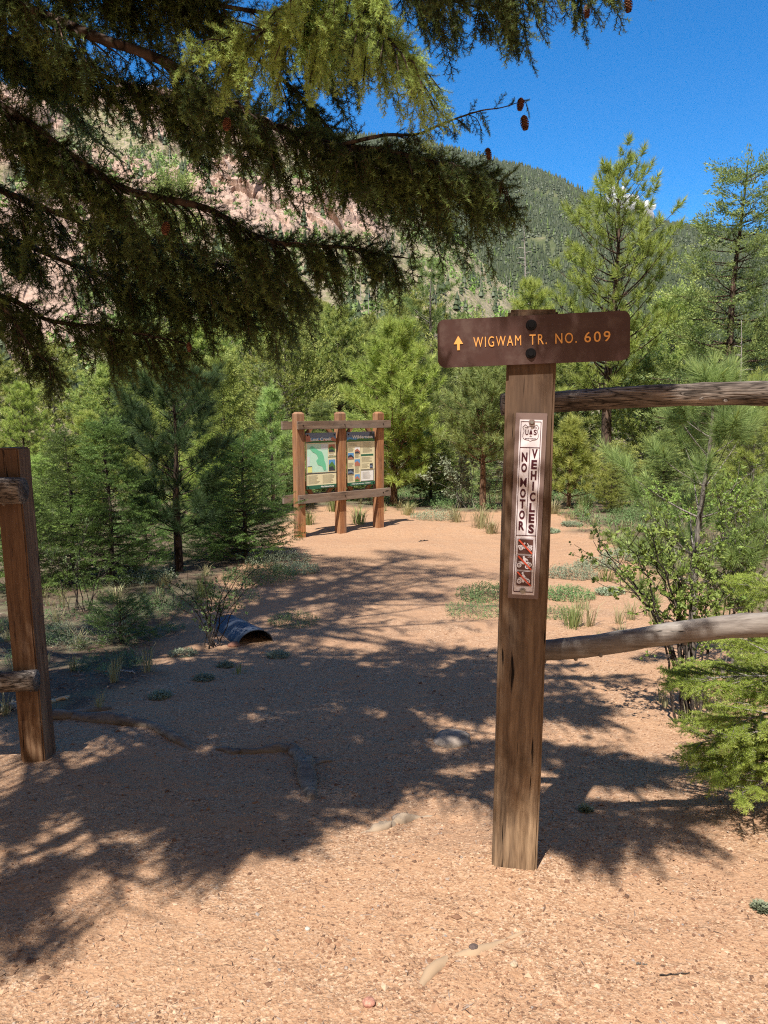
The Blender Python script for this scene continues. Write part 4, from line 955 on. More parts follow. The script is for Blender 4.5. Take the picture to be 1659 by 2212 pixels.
def text_part(name, items, m, parent, y, extrude=.0008, join=False):
    """items: (text, cx, cz, height, xscale, weight, spacing); returns one mesh part facing -Y"""
    if len(items) > 1 and not join:
        return [text_part(name, [it], m, parent, y, extrude) for it in items]
    bm = bmesh.new()
    for s_, cx, cz, h, xs, wt, sp in items:
        cu = bpy.data.curves.new('t', 'FONT'); cu.body = s_; cu.size = 1; cu.offset = wt; cu.extrude = .5; cu.align_x = 'CENTER'; cu.space_character = sp; cu.resolution_u = 4
        ob = bpy.data.objects.new('t', cu); COL.objects.link(ob); bpy.context.view_layer.update()
        me = bpy.data.meshes.new_from_object(ob); bpy.data.objects.remove(ob)
        xs0 = [v_.co.x for v_ in me.vertices]; ys0 = [v_.co.y for v_ in me.vertices]
        cx0 = (min(xs0)+max(xs0))/2; cy0 = (min(ys0)+max(ys0))/2; sz_ = h/(max(ys0)-min(ys0)); sx_ = xs/(max(xs0)-min(xs0))
        me.transform(Matrix(((sx_, 0, 0, cx-cx0*sx_), (0, 0, -extrude, y), (0, sz_, 0, cz-cy0*sz_), (0, 0, 0, 1)))); bm.from_mesh(me); bpy.data.meshes.remove(me)
    bmesh.ops.recalc_face_normals(bm, faces=bm.faces[:])
    return bm_obj(name, bm, m, parent)
def bolt(name, x_, z_, y, r_, m1, m2, parent):
    bm = bmesh.new(); 
    for rr, hh, seg in ((r_, .004, 24), (r_*.62, .009, 6)):
        bmesh.ops.create_cone(bm, cap_ends=True, segments=seg, radius1=rr, radius2=rr*.9, depth=hh, matrix=Matrix.Translation((x_, y-hh/2, z_)) @ Matrix.Rotation(math.pi/2, 4, 'X'))
    o = bm_obj(name, bm, [m1, m2], parent)
    for f_ in o.data.polygons:
        if abs(f_.center.y-y) > .0045: f_.material_index = 1
    return o
def painted(name, col, rough=.5, dirt=.25, scale=14):
    m = mat(name, col, rough, spec=.35); k = NB(m)
    n = k.noise(k.coords('Object'), scale, 7, .7)
    k.l(k.mix(k.ramp(n, [(.5, (0, 0, 0)), (.8, (dirt, dirt, dirt))]), col, (.34, .26, .2)), k.b.inputs['Base Color'])
    k.l(k.ramp(n, [(.3, (rough*.8,)*3), (.7, (min(1, rough*1.3),)*3)]), k.b.inputs['Roughness'])
    return m
M['signbrown'] = painted('brown_sign_paint', (.056, .024, .018), .5, .18)
M['signyellow'] = painted('yellow_sign_lettering', (.72, .33, .08), .6, .1)
M['boltblack'] = mat('black_bolt', (.012, .012, .014), .4, .6)
M['boltgrey'] = mat('grey_bolt', (.33, .31, .28), .45, .7)
M['plate'] = painted('faded_brown_plate', (.17, .115, .10), .4, .3)
M['platewhite'] = painted('white_plate_film', (.66, .60, .61), .35, .3)
M['maroon'] = mat('dark_maroon_ink', (.060, .010, .016), .5)
M['pictbrown'] = mat('pictogram_brown', (.085, .035, .028), .5)
M['slash'] = mat('red_slash', (.62, .085, .04), .5)
# trail sign: slightly tilted board
FX = lambda px, py: at(px, py, SY-.03)[0]-PXc
yF = -PW/2
bw = FX(1355, 730)-FX(944, 740); bx = (FX(1355, 730)+FX(944, 740))/2; bz = (at(1150, 733, SY-.03)[2])-z_b; bh = at(1150, 679, SY-.03)[2]-at(1150, 785, SY-.03)[2]
g = Geo(); poly_geo(g, rrect(-bw/2, -bh/2, bw/2, bh/2, .022, 7), 0, 0, .014)
board = g.build('sign_board', M['signbrown'], post); board.location = (bx, yF-.0175, bz); board.rotation_euler = (0, R(-2.4), R(-.5))
uw = bw/411.; U = lambda px: (px-1149.5)*uw        # photo px along board
items = []
for s_, a_, b_ in (('WIGWAM', 1023, 1126), ('TR.', 1144, 1181), ('NO.', 1199, 1244), ('609', 1260, 1314)):
    items.append((s_, U((a_+b_)/2), .0, .0300, (b_-a_)*uw, -.006 if s_ == 'WIGWAM' else .004, 1.25))
lt = text_part('lettering', items, M['signyellow'], board, -.0005, .003)
g = Geo(); ax_ = U(990)
poly_geo(g, [(ax_-.014, -.003), (ax_+.014, -.003), (ax_, .021)], -.002, 0, .003); poly_geo(g, rect(ax_-.0038, -.021, ax_+.0038, -.003), -.002, 0, .003)
g.build('arrow', M['signyellow'], board)
bolt('bolt', -.002, bh*.30, -.0005, .016, M['boltblack'], M['boltblack'], board); bolt('bolt', -.004, -bh*.28, -.0005, .0155, M['boltblack'], M['boltblack'], board)
# tall plate
pw_ = FX(1176, 1000)-FX(1109, 1000); z1_ = LOC(1143, 892); z0_ = LOC(1138, 1292); ph = z1_-z0_; pcx = FX(1141, 1100)+.002
g = Geo(); poly_geo(g, rrect(-pw_/2, -ph/2, pw_/2, ph/2, .002, 3), 0, 0, .002)
plate = g.build('no_motor_vehicles_sign', M['plate'], post); plate.location = (pcx, yF-.0065, (z0_+z1_)/2); plate.rotation_euler = (0, R(.7), 0)
PZ = lambda f: ph/2-f*ph      # f: fraction from the top
PXF = lambda f: (f-.5)*pw_
iw0, iw1 = PXF(.135), PXF(.86)
g = Geo()
poly_geo(g, rect(iw0, PZ(.978), iw1, PZ(.035)), -.0008, 0)
def ln(a, b, c, d, w_=.0016, mi=1, y=-.0016): poly_geo(g, line(a, b, c, d, w_), y, mi)
l_, r_ = iw0+.0042, iw1-.0042; t_, b_ = PZ(.045), PZ(.962); m1_, m2_ = PZ(.181), PZ(.652); cxm = (l_+r_)/2
ln(l_, t_, l_, b_, .0018); ln(r_, t_, r_, b_, .0018); ln(l_+.001, t_, r_-.001, t_); ln(l_+.001, b_, r_-.001, b_, .003)
ln(l_+.001, m1_, r_-.001, m1_, .0022); ln(l_+.001, m2_, r_-.001, m2_, .0022); ln(cxm, m1_-.0011, cxm, m2_+.0011, .0018)
g.build('white_panel', [M['platewhite'], M['maroon']], plate)
items = []
cl_, cr_ = (l_+cxm)/2, (cxm+r_)/2; LW, LHt = (r_-l_)*.29, ph*.049
for ch, f in zip('NOMOTOR', (.232, .289, .367, .425, .482, .541, .600)): items.append((ch, cl_, PZ(f), LHt, LW*(1.12 if ch == 'M' else 1), .006 if ch == 'M' else .045, 1))
for q, ch in enumerate('VEHICLES'): items.append((ch, cr_, PZ(.213+.0575*q), LHt, LW*(.3 if ch == 'I' else 1), .045, 1))
text_part('lettering', items[:7], M['maroon'], plate, -.0012, .0008, True); text_part('lettering', items[7:], M['maroon'], plate, -.0012, .0008, True)
# shield
g = Geo(); sc_ = (r_-l_)/470; sx = lambda u_: (u_-565)*sc_+cxm; sz = lambda v_: PZ(.045)-(v_-300)*sc_
half = [(565, 420), (640, 420), (700, 372), (757, 440), (728, 490), (722, 540), (745, 600), (750, 650), (735, 700), (690, 730), (610, 745), (565, 768)]
full = half+[(1130-a_, b_2) for a_, b_2 in half[::-1][1:-1]]
for q in range(len(full)):
    a_, b_2 = full[q], full[(q+1) % len(full)]; poly_geo(g, line(sx(a_[0]), sz(a_[1]), sx(b_2[0]), sz(b_2[1]), .0011), -.0016-.00005*(q % 2), 0)
poly_geo(g, [(sx(530), sz(600)), (sx(610), sz(600)), (sx(572), sz(460))], -.0017, 0); poly_geo(g, rect(sx(566), sz(650), sx(576), sz(600)), -.0017, 0); poly_geo(g, rect(sx(540), sz(654), sx(600), sz(648)), -.0018, 0)
sh_ = g.build('shield_emblem', M['maroon'], plate)
text_part('lettering', [('U', sx(475), sz(555), 130*sc_, 75*sc_, 0.02, 1), ('S', sx(672), sz(552), 130*sc_, 75*sc_, 0.02, 1), ('DEPARTMENT OF AGRICULTURE', sx(565), sz(705), 26*sc_, 250*sc_, 0, 1), ('FOREST', sx(470), sz(445), 26*sc_, 85*sc_, 0, 1), ('SERVICE', sx(662), sz(445), 26*sc_, 85*sc_, 0, 1)], M['maroon'], plate, -.0012)
# pictograms
def pict(f, kind):
    g = Geo(); S = (r_-l_)*.80; c0, c1 = cxm, PZ(f); q_ = lambda u_, v_: (c0+(u_-.5)*S, c1+(.5-v_)*S)
    poly_geo(g, rrect(c0-S*.53, c1-S*.53, c0+S*.53, c1+S*.53, .0045), -.0016, 3); poly_geo(g, rrect(c0-S*.515, c1-S*.515, c0+S*.515, c1+S*.515, .004), -.0022, 0)
    poly_geo(g, rrect(c0-S*.485, c1-S*.485, c0+S*.485, c1+S*.485, .0035), -.0028, 1)
    P = lambda pts, y=-.0034, mi=0: poly_geo(g, [q_(*p) for p in pts], y, mi)
    C_ = lambda u_, v_, rr, y=-.0034, mi=0: poly_geo(g, circ(*q_(u_, v_), rr*S), y, mi)
    if kind == 0:
        P([(.04, .42), (.42, .42), (.5, .5), (.62, .5), (.68, .42), (.94, .42), (.94, .52), (.72, .6), (.4, .64), (.1, .6), (.04, .58)]); P([(.42, .42), (.36, .28), (.42, .28), (.5, .46)], -.0036); P([(.6, .28), (.64, .26), (.74, .44), (.68, .45)], -.0036); C_(.45, .28, .05, -.0038)
        w = ((.22, .62, .13), (.82, .62, .12))
    elif kind == 1:
        P([(.06, .46), (.3, .42), (.5, .5), (.7, .42), (.92, .48), (.92, .54), (.6, .62), (.3, .6), (.2, .52)]); P([(.38, .2), (.5, .16), (.72, .3), (.72, .36), (.55, .34), (.6, .5), (.42, .48)], -.0036); C_(.43, .12, .065, -.0038)
        w = ((.15, .68, .15), (.68, .76, .15), (.85, .62, .12))
    else:
        P([(.1, .5), (.3, .4), (.5, .5), (.62, .42), (.8, .48), (.6, .6), (.5, .76), (.35, .72)]); P([(.36, .24), (.46, .2), (.6, .36), (.5, .5), (.3, .42)], -.0036); C_(.4, .13, .065, -.0038)
        w = ((.2, .68, .155), (.75, .66, .155))
    for a_, b_2, c_ in w: C_(a_, b_2, c_+.03, -.0040, 1); C_(a_, b_2, c_, -.0044); C_(a_, b_2, c_*.55, -.0048, 1); C_(a_, b_2, c_*.28, -.0052, 0)
    poly_geo(g, line(*q_(.06, .06), *q_(.94, .94), .095*S), -.0058, 2)
    if kind == 1: text_part('lettering', [('ATVs', *q_(.80, .12), .1*S, .26*S, 0, 1)], M['platewhite'], plate, -.0034)
    return g.build('pictogram', [M['platewhite'], M['pictbrown'], M['slash'], M['pictbrown']], plate)
pict(.712, 0); pict(.800, 1); pict(.888, 2)
bolt('bolt', cxm+.002, PZ(.048), -.001, .0095, M['plate'], M['boltgrey'], plate); bolt('bolt', cxm-.002, PZ(.956), -.001, .0095, M['boltgrey'], M['boltgrey'], plate)

# rail fence, right
def rail(name, ctrl, rads, m, parent, loc, seed, rough=.1):
    P = spline([np.asarray(c) for c in ctrl], 14); t = np.linspace(0, 1, len(P)); g = Geo()
    P = P-np.asarray(loc); tube(g, P, np.interp(t, np.linspace(0, 1, len(rads)), rads), 20, cap=True, rough=rough, seed=seed)
    r = np.random.default_rng(seed)
    for q in range(6):        # knots and stubs
        i_ = r.integers(4, len(P)-4); a = r.uniform(3.4, 6.0); rr = np.interp(t[i_], np.linspace(0, 1, len(rads)), rads)
        d = np.array([0.1, -abs(math.cos(a)), math.sin(a)]); tube(g, [P[i_]+d*rr*.8, P[i_]+d*(rr+.008)], [.011, .005], 7, cap=True)
    o = g.build(name, m, parent, smooth=True); return o
f_loc = np.array([3.05, 2.7, zf(3.05, 2.7)])
fence = thing('rail_fence', 'two-rail log fence running right from the signpost', 'fence', f_loc)
rail('rail', [at(1083, 874, 2.56), at(1200, 868, 2.56), at(1420, 855, 2.55), at(1659, 850, 2.54), at(1900, 862, 2.53)+[0, 0, 0], f_loc+[.12, -.17, at(2300, 880, 2.5)[2]-f_loc[2]]], [.036, .036, .037, .039, .042, .044], M['log'], fence, f_loc, 1, .14)
rail('rail', [at(1100, 1408, 2.56), at(1185, 1404, 2.56), at(1300, 1392, 2.55), at(1450, 1368, 2.55), at(1560, 1355, 2.55), at(1659, 1348, 2.54), at(1900, 1335, 2.53), f_loc+[.12, -.17, at(2300, 1350, 2.5)[2]-f_loc[2]]], [.036, .037, .037, .038, .042, .044, .044], M['loggrey'], fence, f_loc, 2, .1)
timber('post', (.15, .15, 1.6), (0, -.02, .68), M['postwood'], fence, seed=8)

# left fence
LY = 3.6
lb = at(73, 1645, LY); lt_ = at(27, 968, LY); lx = (lb[0]+lt_[0])/2; lz = zf(lx, LY+.06); LH = lt_[2]-lz
l_loc = (lx, LY+.065, lz)
lf = thing('rail_fence', 'log rail fence cut off at the left edge, ending at a red-stained post', 'fence', l_loc); lf.rotation_euler.y = R(-1.4)
timber('post', (.118, .13, LH+.2), (0, 0, LH/2-.1), M['postred'], lf, 'Z', .007, 26, .003, seed=5)
rail('rail', [at(66, 1061, LY-.06), at(-60, 1058, LY-.07), at(-400, 1050, LY-.1), at(-900, 1050, LY-.1)], [.062, .063, .066, .07], M['log'], lf, l_loc, 4, .07)
rail('rail', [at(84, 1471, LY-.05), at(-60, 1474, LY-.07), at(-400, 1484, LY-.1), at(-900, 1490, LY-.1)], [.05, .052, .055, .06], M['log'], lf, l_loc, 5, .12)
timber('post', (.13, .13, LH+.2), (-2.1, -.02, LH/2-.1), M['postred'], lf, seed=9)

# ------------------------------------------------------------------ trail notice board
KD = 12.6; ka = R(40)
kp = at(648, 1163, KD); kz = zf(kp[0], KD)
kio = thing('notice_board', 'timber trail notice board with three posts and two map panels', 'notice board', (kp[0], KD, kz), ka)
HK = at(648, 890, KD)[2]-kz; w6 = .145; bay = .845
S_ = HK/2.08
for q in range(3):
    x_ = q*bay; wx = kp[0]+x_*math.cos(ka); wy = KD+x_*math.sin(ka); gz = zf(wx, wy)-kz
    timber('post', (w6, w6, HK-gz+.15), (x_, 0, (HK+gz-.15)/2), M['kioskpost'], kio, 'Z', .004, 8, .002, chamfer=.03, seed=20+q)
for zc_, hh in ((1.865*S_, .135), (.645*S_, .14)):
    timber('beam', (2*bay+w6+.13, .05, hh), (bay+.055, -w6/2-.027, zc_), M['kioskbeam'], kio, 'X', .005, 10, .002, seed=31)
    timber('beam', (2*bay+w6+.32, .05, hh), (bay-.02, w6/2+.027, zc_-.005), M['kioskbeam'], kio, 'X', .005, 10, .002, seed=32)
def brace(x_, z_, sx_, sz_):
    o = timber('brace', (.07, .05, .34), (0, 0, 0), M['kioskpost'], kio, 'Z', .004, 3, .001); o.location = (x_, .02, z_); o.rotation_euler = (0, sx_*sz_*R(38), 0)
for q in range(3):
    for sg in (-1, 1):
        if (q == 0 and sg < 0) or (q == 2 and sg > 0): continue
        brace(q*bay+sg*(w6/2+.08), 1.68*S_, sg, 1); brace(q*bay+sg*(w6/2+.08), .84*S_, sg, -1)
    for zc_ in (1.865*S_, .645*S_): bolt('bolt', q*bay+.01, zc_, -w6/2-.053, .011, M['boltblack'], M['boltblack'], kio)
M['cream'] = painted('cream_panel', (.72, .66, .42), .45, .12, 6); M['pgreen'] = mat('panel_green', (.03, .13, .075), .45); M['mapl'] = mat('map_pale_green', (.5, .74, .58), .5)
M['mapd'] = mat('map_green', (.16, .55, .32), .5); M['mapw'] = mat('map_pale_grey', (.62, .68, .68), .5); M['hsky'] = mat('photo_storm_sky', (.16, .2, .28), .5); M['hred'] = mat('photo_red_rock', (.42, .17, .11), .5)
M['ink'] = mat('panel_text_ink', (.2, .19, .13), .6); M['pdark'] = mat('photo_dark', (.04, .05, .06), .5); M['pwhite'] = mat('panel_white', (.78, .78, .74), .5); M['hblue'] = mat('photo_blue', (.12, .3, .55), .5); M['phgrn'] = mat('photo_foliage', (.08, .2, .05), .5); M['pyel'] = mat('legend_yellow', (.75, .75, .25), .5)
PM = ['cream', 'pgreen', 'mapl', 'mapd', 'mapw', 'hsky', 'hred', 'ink', 'pdark', 'pwhite', 'hblue', 'phgrn', 'pyel']; PI = {n_: q for q, n_ in enumerate(PM)}
def panel(x0, which, label):
    W_, Hp = .615, .93; g = Geo(); r = np.random.default_rng(which+5)
    lay = {}
    def rc(u0, v0, u1, v1, m_, l=1): poly_geo(g, rect(u0*W_, -v1*Hp, u1*W_, -v0*Hp), -.006-.0012*l, PI[m_], .0008)
    def pg(pts, m_, l=2): poly_geo(g, [(u_*W_, -v_*Hp) for u_, v_ in pts], -.006-.0012*l, PI[m_], .0008)
    poly_geo(g, rect(0, -Hp, W_, 0), -.006, 0, .01)
    rc(0, 0, 1, .165, 'hsky'); rc(0, .165, 1, .18, 'pgreen'); rc(0, .935, 1, 1, 'pgreen')
    def phot(u0, v0, u1, v1, a, b, c_):
        rc(u0, v0, u1, v1, a, 1); um, vm = (u0+u1)/2, (v0+v1)/2
        pg([(u0, v1), (u1, v1), (u1, vm+.02), (um, v0+.03), (u0, vm)], b, 2); pg([(u0, v1), (u1, v1), (um+.02, vm+.02), (u0+.01, vm+.03)], c_, 3)
    def lines(u0, v0, u1, v1, n_):
        for q in range(n_):
            v_ = v0+(v1-v0)*q/n_; rc(u0, v_, u0+(u1-u0)*r.uniform(.7, 1), v_+.0045, 'ink', 1)
    if which == 0:
        rc(0, .095, 1, .165, 'hblue', 2)
        pg([(0, .165), (0, .05), (.06, .02), (.13, .06), (.18, .12), (.24, .165)], 'hred', 3); pg([(.3, .165), (.38, .12), (.5, .135), (.6, .11), (.75, .13), (.88, .08), (1, .12), (1, .165)], 'hred', 3); pg([(.05, .165), (.3, .14), (.6, .15), (.8, .145), (.95, .165)], 'phgrn', 4)
        rc(.04, .2, .72, .705, 'mapl'); rc(.5, .2, .72, .30, 'mapw', 2); rc(.04, .42, .12, .60, 'mapw', 2)
        pg([(.12, .27), (.2, .23), (.3, .27), (.42, .32), (.52, .34), (.58, .42), (.6, .5), (.64, .56), (.66, .67), (.58, .68), (.52, .6), (.38, .57), (.33, .5), (.4, .45), (.34, .38), (.2, .33)], 'mapd', 3)
        rc(.05, .6, .19, .7, 'pyel', 3); rc(.05, .59, .19, .602, 'pdark', 4)
        phot(.75, .215, .96, .35, 'hred', 'phgrn', 'pdark'); rc(.73, .435, 1, .45, 'pgreen'); phot(.75, .49, .97, .69, 'hblue', 'phgrn', 'pdark'); lines(.76, .375, .93, .43, 3)
        rc(0, .715, 1, .733, 'pdark'); lines(.07, .76, .45, .92, 9); lines(.54, .76, .94, .92, 9)
    else:
        rc(0, .10, .9, .165, 'hblue', 2); pg([(.78, .165), (.82, .02), (.88, .0), (.92, .06), (1, .04), (1, .165)], 'pdark', 3); pg([(0, .165), (.1, .13), (.3, .15), (.5, .11), (.7, .13), (.9, .12), (1, .165)], 'phgrn', 4)
        lines(.06, .21, .42, .27, 3)
        for u0, v0, u1, v1, a, b, c_ in ((.28, .28, .46, .40, 'pwhite', 'hred', 'pdark'), (.04, .385, .24, .50, 'hblue', 'pdark', 'hred'), (.27, .51, .46, .63, 'hblue', 'hred', 'hred'), (.03, .68, .24, .785, 'pdark', 'hsky', 'pdark'), (.28, .79, .45, .92, 'hblue', 'hred', 'phgrn')): phot(u0, v0, u1, v1, a, b, c_)
        lines(.05, .30, .24, .37, 5); lines(.28, .42, .46, .49, 5); lines(.05, .57, .24, .66, 6); lines(.28, .65, .46, .77, 8); lines(.05, .80, .24, .92, 8)
        rc(.49, .19, .494, .92, 'ink', 1); lines(.56, .2, .92, .4, 12); rc(.5, .42, .95, .455, 'pgreen'); lines(.52, .48, .92, .58, 6); lines(.52, .60, .8, .69, 5)
        phot(.82, .60, .93, .69, 'pdark', 'hsky', 'pdark'); rc(.49, .705, 1, .715, 'pdark'); rc(.49, .725, .97, .93, 'pdark', 1); rc(.50, .733, .95, .92, 'pwhite', 2)
        for q in range(7): rc(.55, .755+.02*q, .55+.33*r.uniform(.6, 1), .759+.02*q, 'ink', 3)
    o = g.build('information_panel', [M[n_] for n_ in PM], kio); o.location = (x0, -.035, 1.735*S_); o['label'] = label
    ti = [('Lost Creek', .5*W_, -.115*Hp, .055, .43, .03, 1.05)] if which == 0 else [('Wilderness', .55*W_, -.095*Hp, .055, .45, .03, 1.05)]
    ti += [('Pike National Forest', .70*W_, -.967*Hp, .028, .27, .02, 1)] if which == 0 else [('PIKE NATIONAL FOREST', .5*W_, -.967*Hp, .018, .42, .01, 1)]
    if which == 0: ti += [('Enjoy your visit', .85*W_, -.395*Hp, .017, .14, 0, 1)]
    text_part('lettering', ti, M['pwhite'], o, -.0125, .001)
    for u_, v_ in ((.06, .045), (.94, .045), (.06, .97), (.94, .97)): bolt('bolt', u_*W_, -v_*Hp, -.0115, .012, M['boltblack'], M['boltblack'], o)
panel(w6/2+.04, 0, 'panel with the green wilderness map, left bay'); panel(bay+w6/2+.04, 1, 'panel of photographs and notes, right bay')

# ------------------------------------------------------------------ culvert pipe
cv = at(552, 1372, 6.1); cz = zf(cv[0], cv[1])
cul = thing('culvert_pipe', 'half-buried blue-grey metal culvert pipe with a dark open end', 'pipe', (cv[0], cv[1], cz), R(28))
M['pipe'] = painted('galvanised_blue_grey_steel', (.07, .09, .125), .5, .4, 12); M['pipe'].node_tree.nodes['Principled BSDF'].inputs['Metallic'].default_value = .35
g = Geo(); rc_ = .145; n = 40
for rr, fl in ((rc_, 0), (rc_-.006, 1)):
    for s_ in range(1):
        yy = np.linspace(0, .85, 60); a = np.linspace(0, 2*np.pi, n, endpoint=False)
        rad = rr+(.0035*np.sin(yy*2*np.pi/.03) if not fl else 0*yy)
        V = np.stack([rad[:, None]*np.cos(a)*1.08, yy[:, None]+0*a, rad[:, None]*np.sin(a)*.92-.015-.28*yy[:, None]*.35], -1)
        i = np.arange(59)[:, None]*n; j = np.arange(n)[None]; j2 = (j+1) % n; A, B, C, D = i+j, i+j2, i+n+j2, i+n+j
        F_ = np.concatenate([np.stack([A, B, C], -1).reshape(-1, 3), np.stack([A, C, D], -1).reshape(-1, 3)])
        g.add(V.reshape(-1, 3), F_)
a = np.linspace(0, 2*np.pi, n, endpoint=False)
V = np.concatenate([np.stack([rr*np.cos(a)*1.08, 0*a, rr*np.sin(a)*.92-.015], -1) for rr in (rc_, rc_-.006)]); j = np.arange(n); j2 = (j+1) % n
g.add(V, np.concatenate([np.stack([j, j2, n+j2], -1), np.stack([j, n+j2, n+j], -1)]))
g.build('pipe', M['pipe'], cul, smooth=True)
# soil heaped over the buried rear of the pipe
# ------------------------------------------------------------------ roots, rocks, logs
def root(label, ctrl, rads, seed, m=M['rootwood'], rough=.3, n=14, forks=(), sink=0.):
    g = Geo(); P = []
    for px, py, Y in ctrl:
        p = at(px, py, Y); P.append([p[0], p[1], 0])
    P = spline(P, 10); t = np.linspace(0, 1, len(P)); rd = np.interp(t, np.linspace(0, 1, len(rads)), rads)
    P[:, 2] = zg(P[:, 0], P[:, 1])+rd*(.15-sink); r = np.random.default_rng(seed); P[:, 2] += .25*rd*np.sin(t*17+seed); P[:, :2] += (np.stack([fbm(t*7, t*0, seed, 3), fbm(t*7, t*0+9, seed, 3)], 1)-.5)*1.2*rd[:, None]
    P[0, 2] -= .04; P[-1, 2] -= .04
    loc = P[len(P)//2].copy(); tube(g, P-loc, rd, n, rough=rough*1.6, seed=seed, cap=True)
    for k_ in range(3 if sink == 0 else 0):      # splayed strands that make it gnarly
        off = r.normal(0, .5, 2)[None]*rd[:, None]; Q = P-loc; Q = Q.copy(); Q[:, :2] += off; Q[:, 2] += rd*r.uniform(.1, .45)*np.sin(t*r.uniform(5, 12)+k_); a_, b_ = sorted(r.integers(2, len(P)-2, 2)); 
        if b_-a_ > 6: tube(g, Q[a_:b_], rd[a_:b_]*.45*np.sin(np.linspace(.2, 3, b_-a_)), 7, rough=.5, seed=seed+k_)
    for f_ in forks:
        Pf = []
        for px, py, Y in f_[0]: p = at(px, py, Y); Pf.append([p[0], p[1], 0])
        Pf = spline(Pf, 8); rf = np.linspace(f_[1], f_[2], len(Pf)); Pf[:, 2] = zg(Pf[:, 0], Pf[:, 1])+rf*.3; tube(g, Pf-loc, rf, 9, rough=rough*1.4, seed=seed+9, cap=True)
    o = g.build('exposed_root', m, None, smooth=True); o.location = loc; return tag(o, label, 'root')
def onp(px, py): return (px, py, Yof(px, py))
root('gnarled grey root snaking from the left fence post across the gravel', [onp(95, 1548), onp(160, 1552), onp(250, 1560), onp(330, 1572), onp(385, 1600), onp(420, 1622)], [.036, .046, .036, .030, .024, .010], 1, forks=[([onp(150, 1550), onp(200, 1538), onp(240, 1530)], .03, .012)])
root('grey root arching mid-trail and bending down to a knobbly end', [onp(465, 1618), onp(520, 1625), onp(590, 1622), onp(635, 1618), onp(655, 1650), onp(668, 1690), onp(672, 1728)], [.010, .024, .028, .034, .040, .036, .026], 2, rough=.42, forks=[([onp(660, 1660), onp(690, 1648), onp(718, 1645)], .02, .008)])
root('flat pale root end and stone-like knob at the shade edge left of the signpost', [onp(775, 1800), onp(820, 1790), onp(860, 1778), onp(890, 1768), onp(940, 1762)], [.012, .024, .030, .018, .006], 3, mat('pale_root', (.30, .225, .155), .9), .5, sink=.35)
root('smooth sandy root barely breaking the gravel in the sunny foreground', [onp(900, 2140), onp(930, 2095), onp(975, 2062), onp(1030, 2052), onp(1085, 2030), onp(1135, 2010)], [.006, .018, .021, .018, .013, .004], 4, mat('sandy_root', (.34, .235, .145), .9), .04, sink=.85)
def rock(label, px, py, size, seed, col=(.30, .25, .20), squash=.6, sink=.3):
    Y = Yof(px, py); p = at(px, py, Y); bm = bmesh.new(); bmesh.ops.create_icosphere(bm, subdivisions=3, radius=size); r = np.random.default_rng(seed); o_ = r.uniform(0, 50)
    for v_ in bm.verts:
        c = v_.co/size; f = .75+.55*float(fbm(c.x*1.3+o_, c.y*1.3+c.z*1.7, seed, 4)); v_.co *= f; v_.co.z *= squash
    m = mat('granite_stone', col, .9); k = NB(m); k.l(k.ramp(k.noise(k.coords(), 40/size*.05, 6, .7), [(.35, tuple(x*.55 for x in col)), (.65, tuple(min(1, x*1.3) for x in col))]), k.b.inputs['Base Color'])
    o = bm_obj('stone', bm, m, None, True); o.location = (p[0], Y, zf(p[0], Y)+size*squash*(.5-sink)); o.rotation_euler = (0, 0, r.uniform(0, 6)); return tag(o, label, 'stone')
rock('grey half-buried boulder in the trail shade left of the signpost', 978, 1600, .10, 1, (.26, .21, .17), .42, .45)
rock('white-capped knob of rock on the pale root at the shade edge', 862, 1772, .028, 2, (.30, .23, .17))
rock('small dark stone on sunny gravel above the sandy root', 1023, 2052, .013, 3, (.10, .07, .06), .8, 0)
rock('reddish pebble alone near the bottom edge of the photo', 797, 2170, .016, 4, (.42, .2, .14), .7, 0)
rock('round pale pebble in the sunny gravel below the sandy root', 1110, 2086, .010, 5, (.40, .30, .2), .8, 0)
rock('little white pebble at the lower left of the sunny gravel', 664, 2008, .007, 6, (.5, .45, .37), .7, 0)
rock('orange-brown stone lying under the twiggy shrub by the pipe', 505, 1395, .05, 7, (.3, .14, .09), .5)
def stick(label, a, b, r0, m, lift=0., name='fallen_stick', cat='stick', seed=0):
    pa, pb2 = at(*onp(*a)), at(*onp(*b)); t = np.linspace(0, 1, 12)[:, None]; P = pa*(1-t)+pb2*t; P[:, 2] = zg(P[:, 0], P[:, 1])+r0*.6+lift*t[:, 0]; r = np.random.default_rng(seed); P[1:-1] += r.normal(0, r0*.5, (10, 3))
    loc = P[5].copy(); g = Geo(); tube(g, P-loc, np.linspace(r0, r0*.5, 12), 8, rough=.3, cap=True, seed=seed); o = g.build(name, m, None, smooth=True); o.location = loc; return tag(o, label, cat)
stick('pale split stick lying just right of the left fence post', (98, 1520), (150, 1508), .016, mat('fresh_split_wood', (.55, .42, .27), .8))
stick('grey fallen branch at the left edge behind the fence post', (-20, 1545), (48, 1528), .03, M['dead'], seed=2)
stick('bleached stick near the fir seedling', (255, 1448), (292, 1456), .009, M['dead'], seed=3)
stick('thin dark twig flat on the sunny gravel at the lower right', (1425, 2108), (1490, 2102), .0025, M['twigdark'], seed=4)
stick('small grey twig in the sunny gravel at the right', (1375, 2082), (1398, 2084), .003, M['barkgrey'], seed=5)
stick('dark twig lying on the sunny clearing right of the notice board', (905, 1170), (925, 1168), .012, M['twigdark'], seed=6)
stick('bleached fallen branch leaning left behind the notice board', (540, 1115), (615, 1090), .03, M['dead'], lift=.6, seed=7)

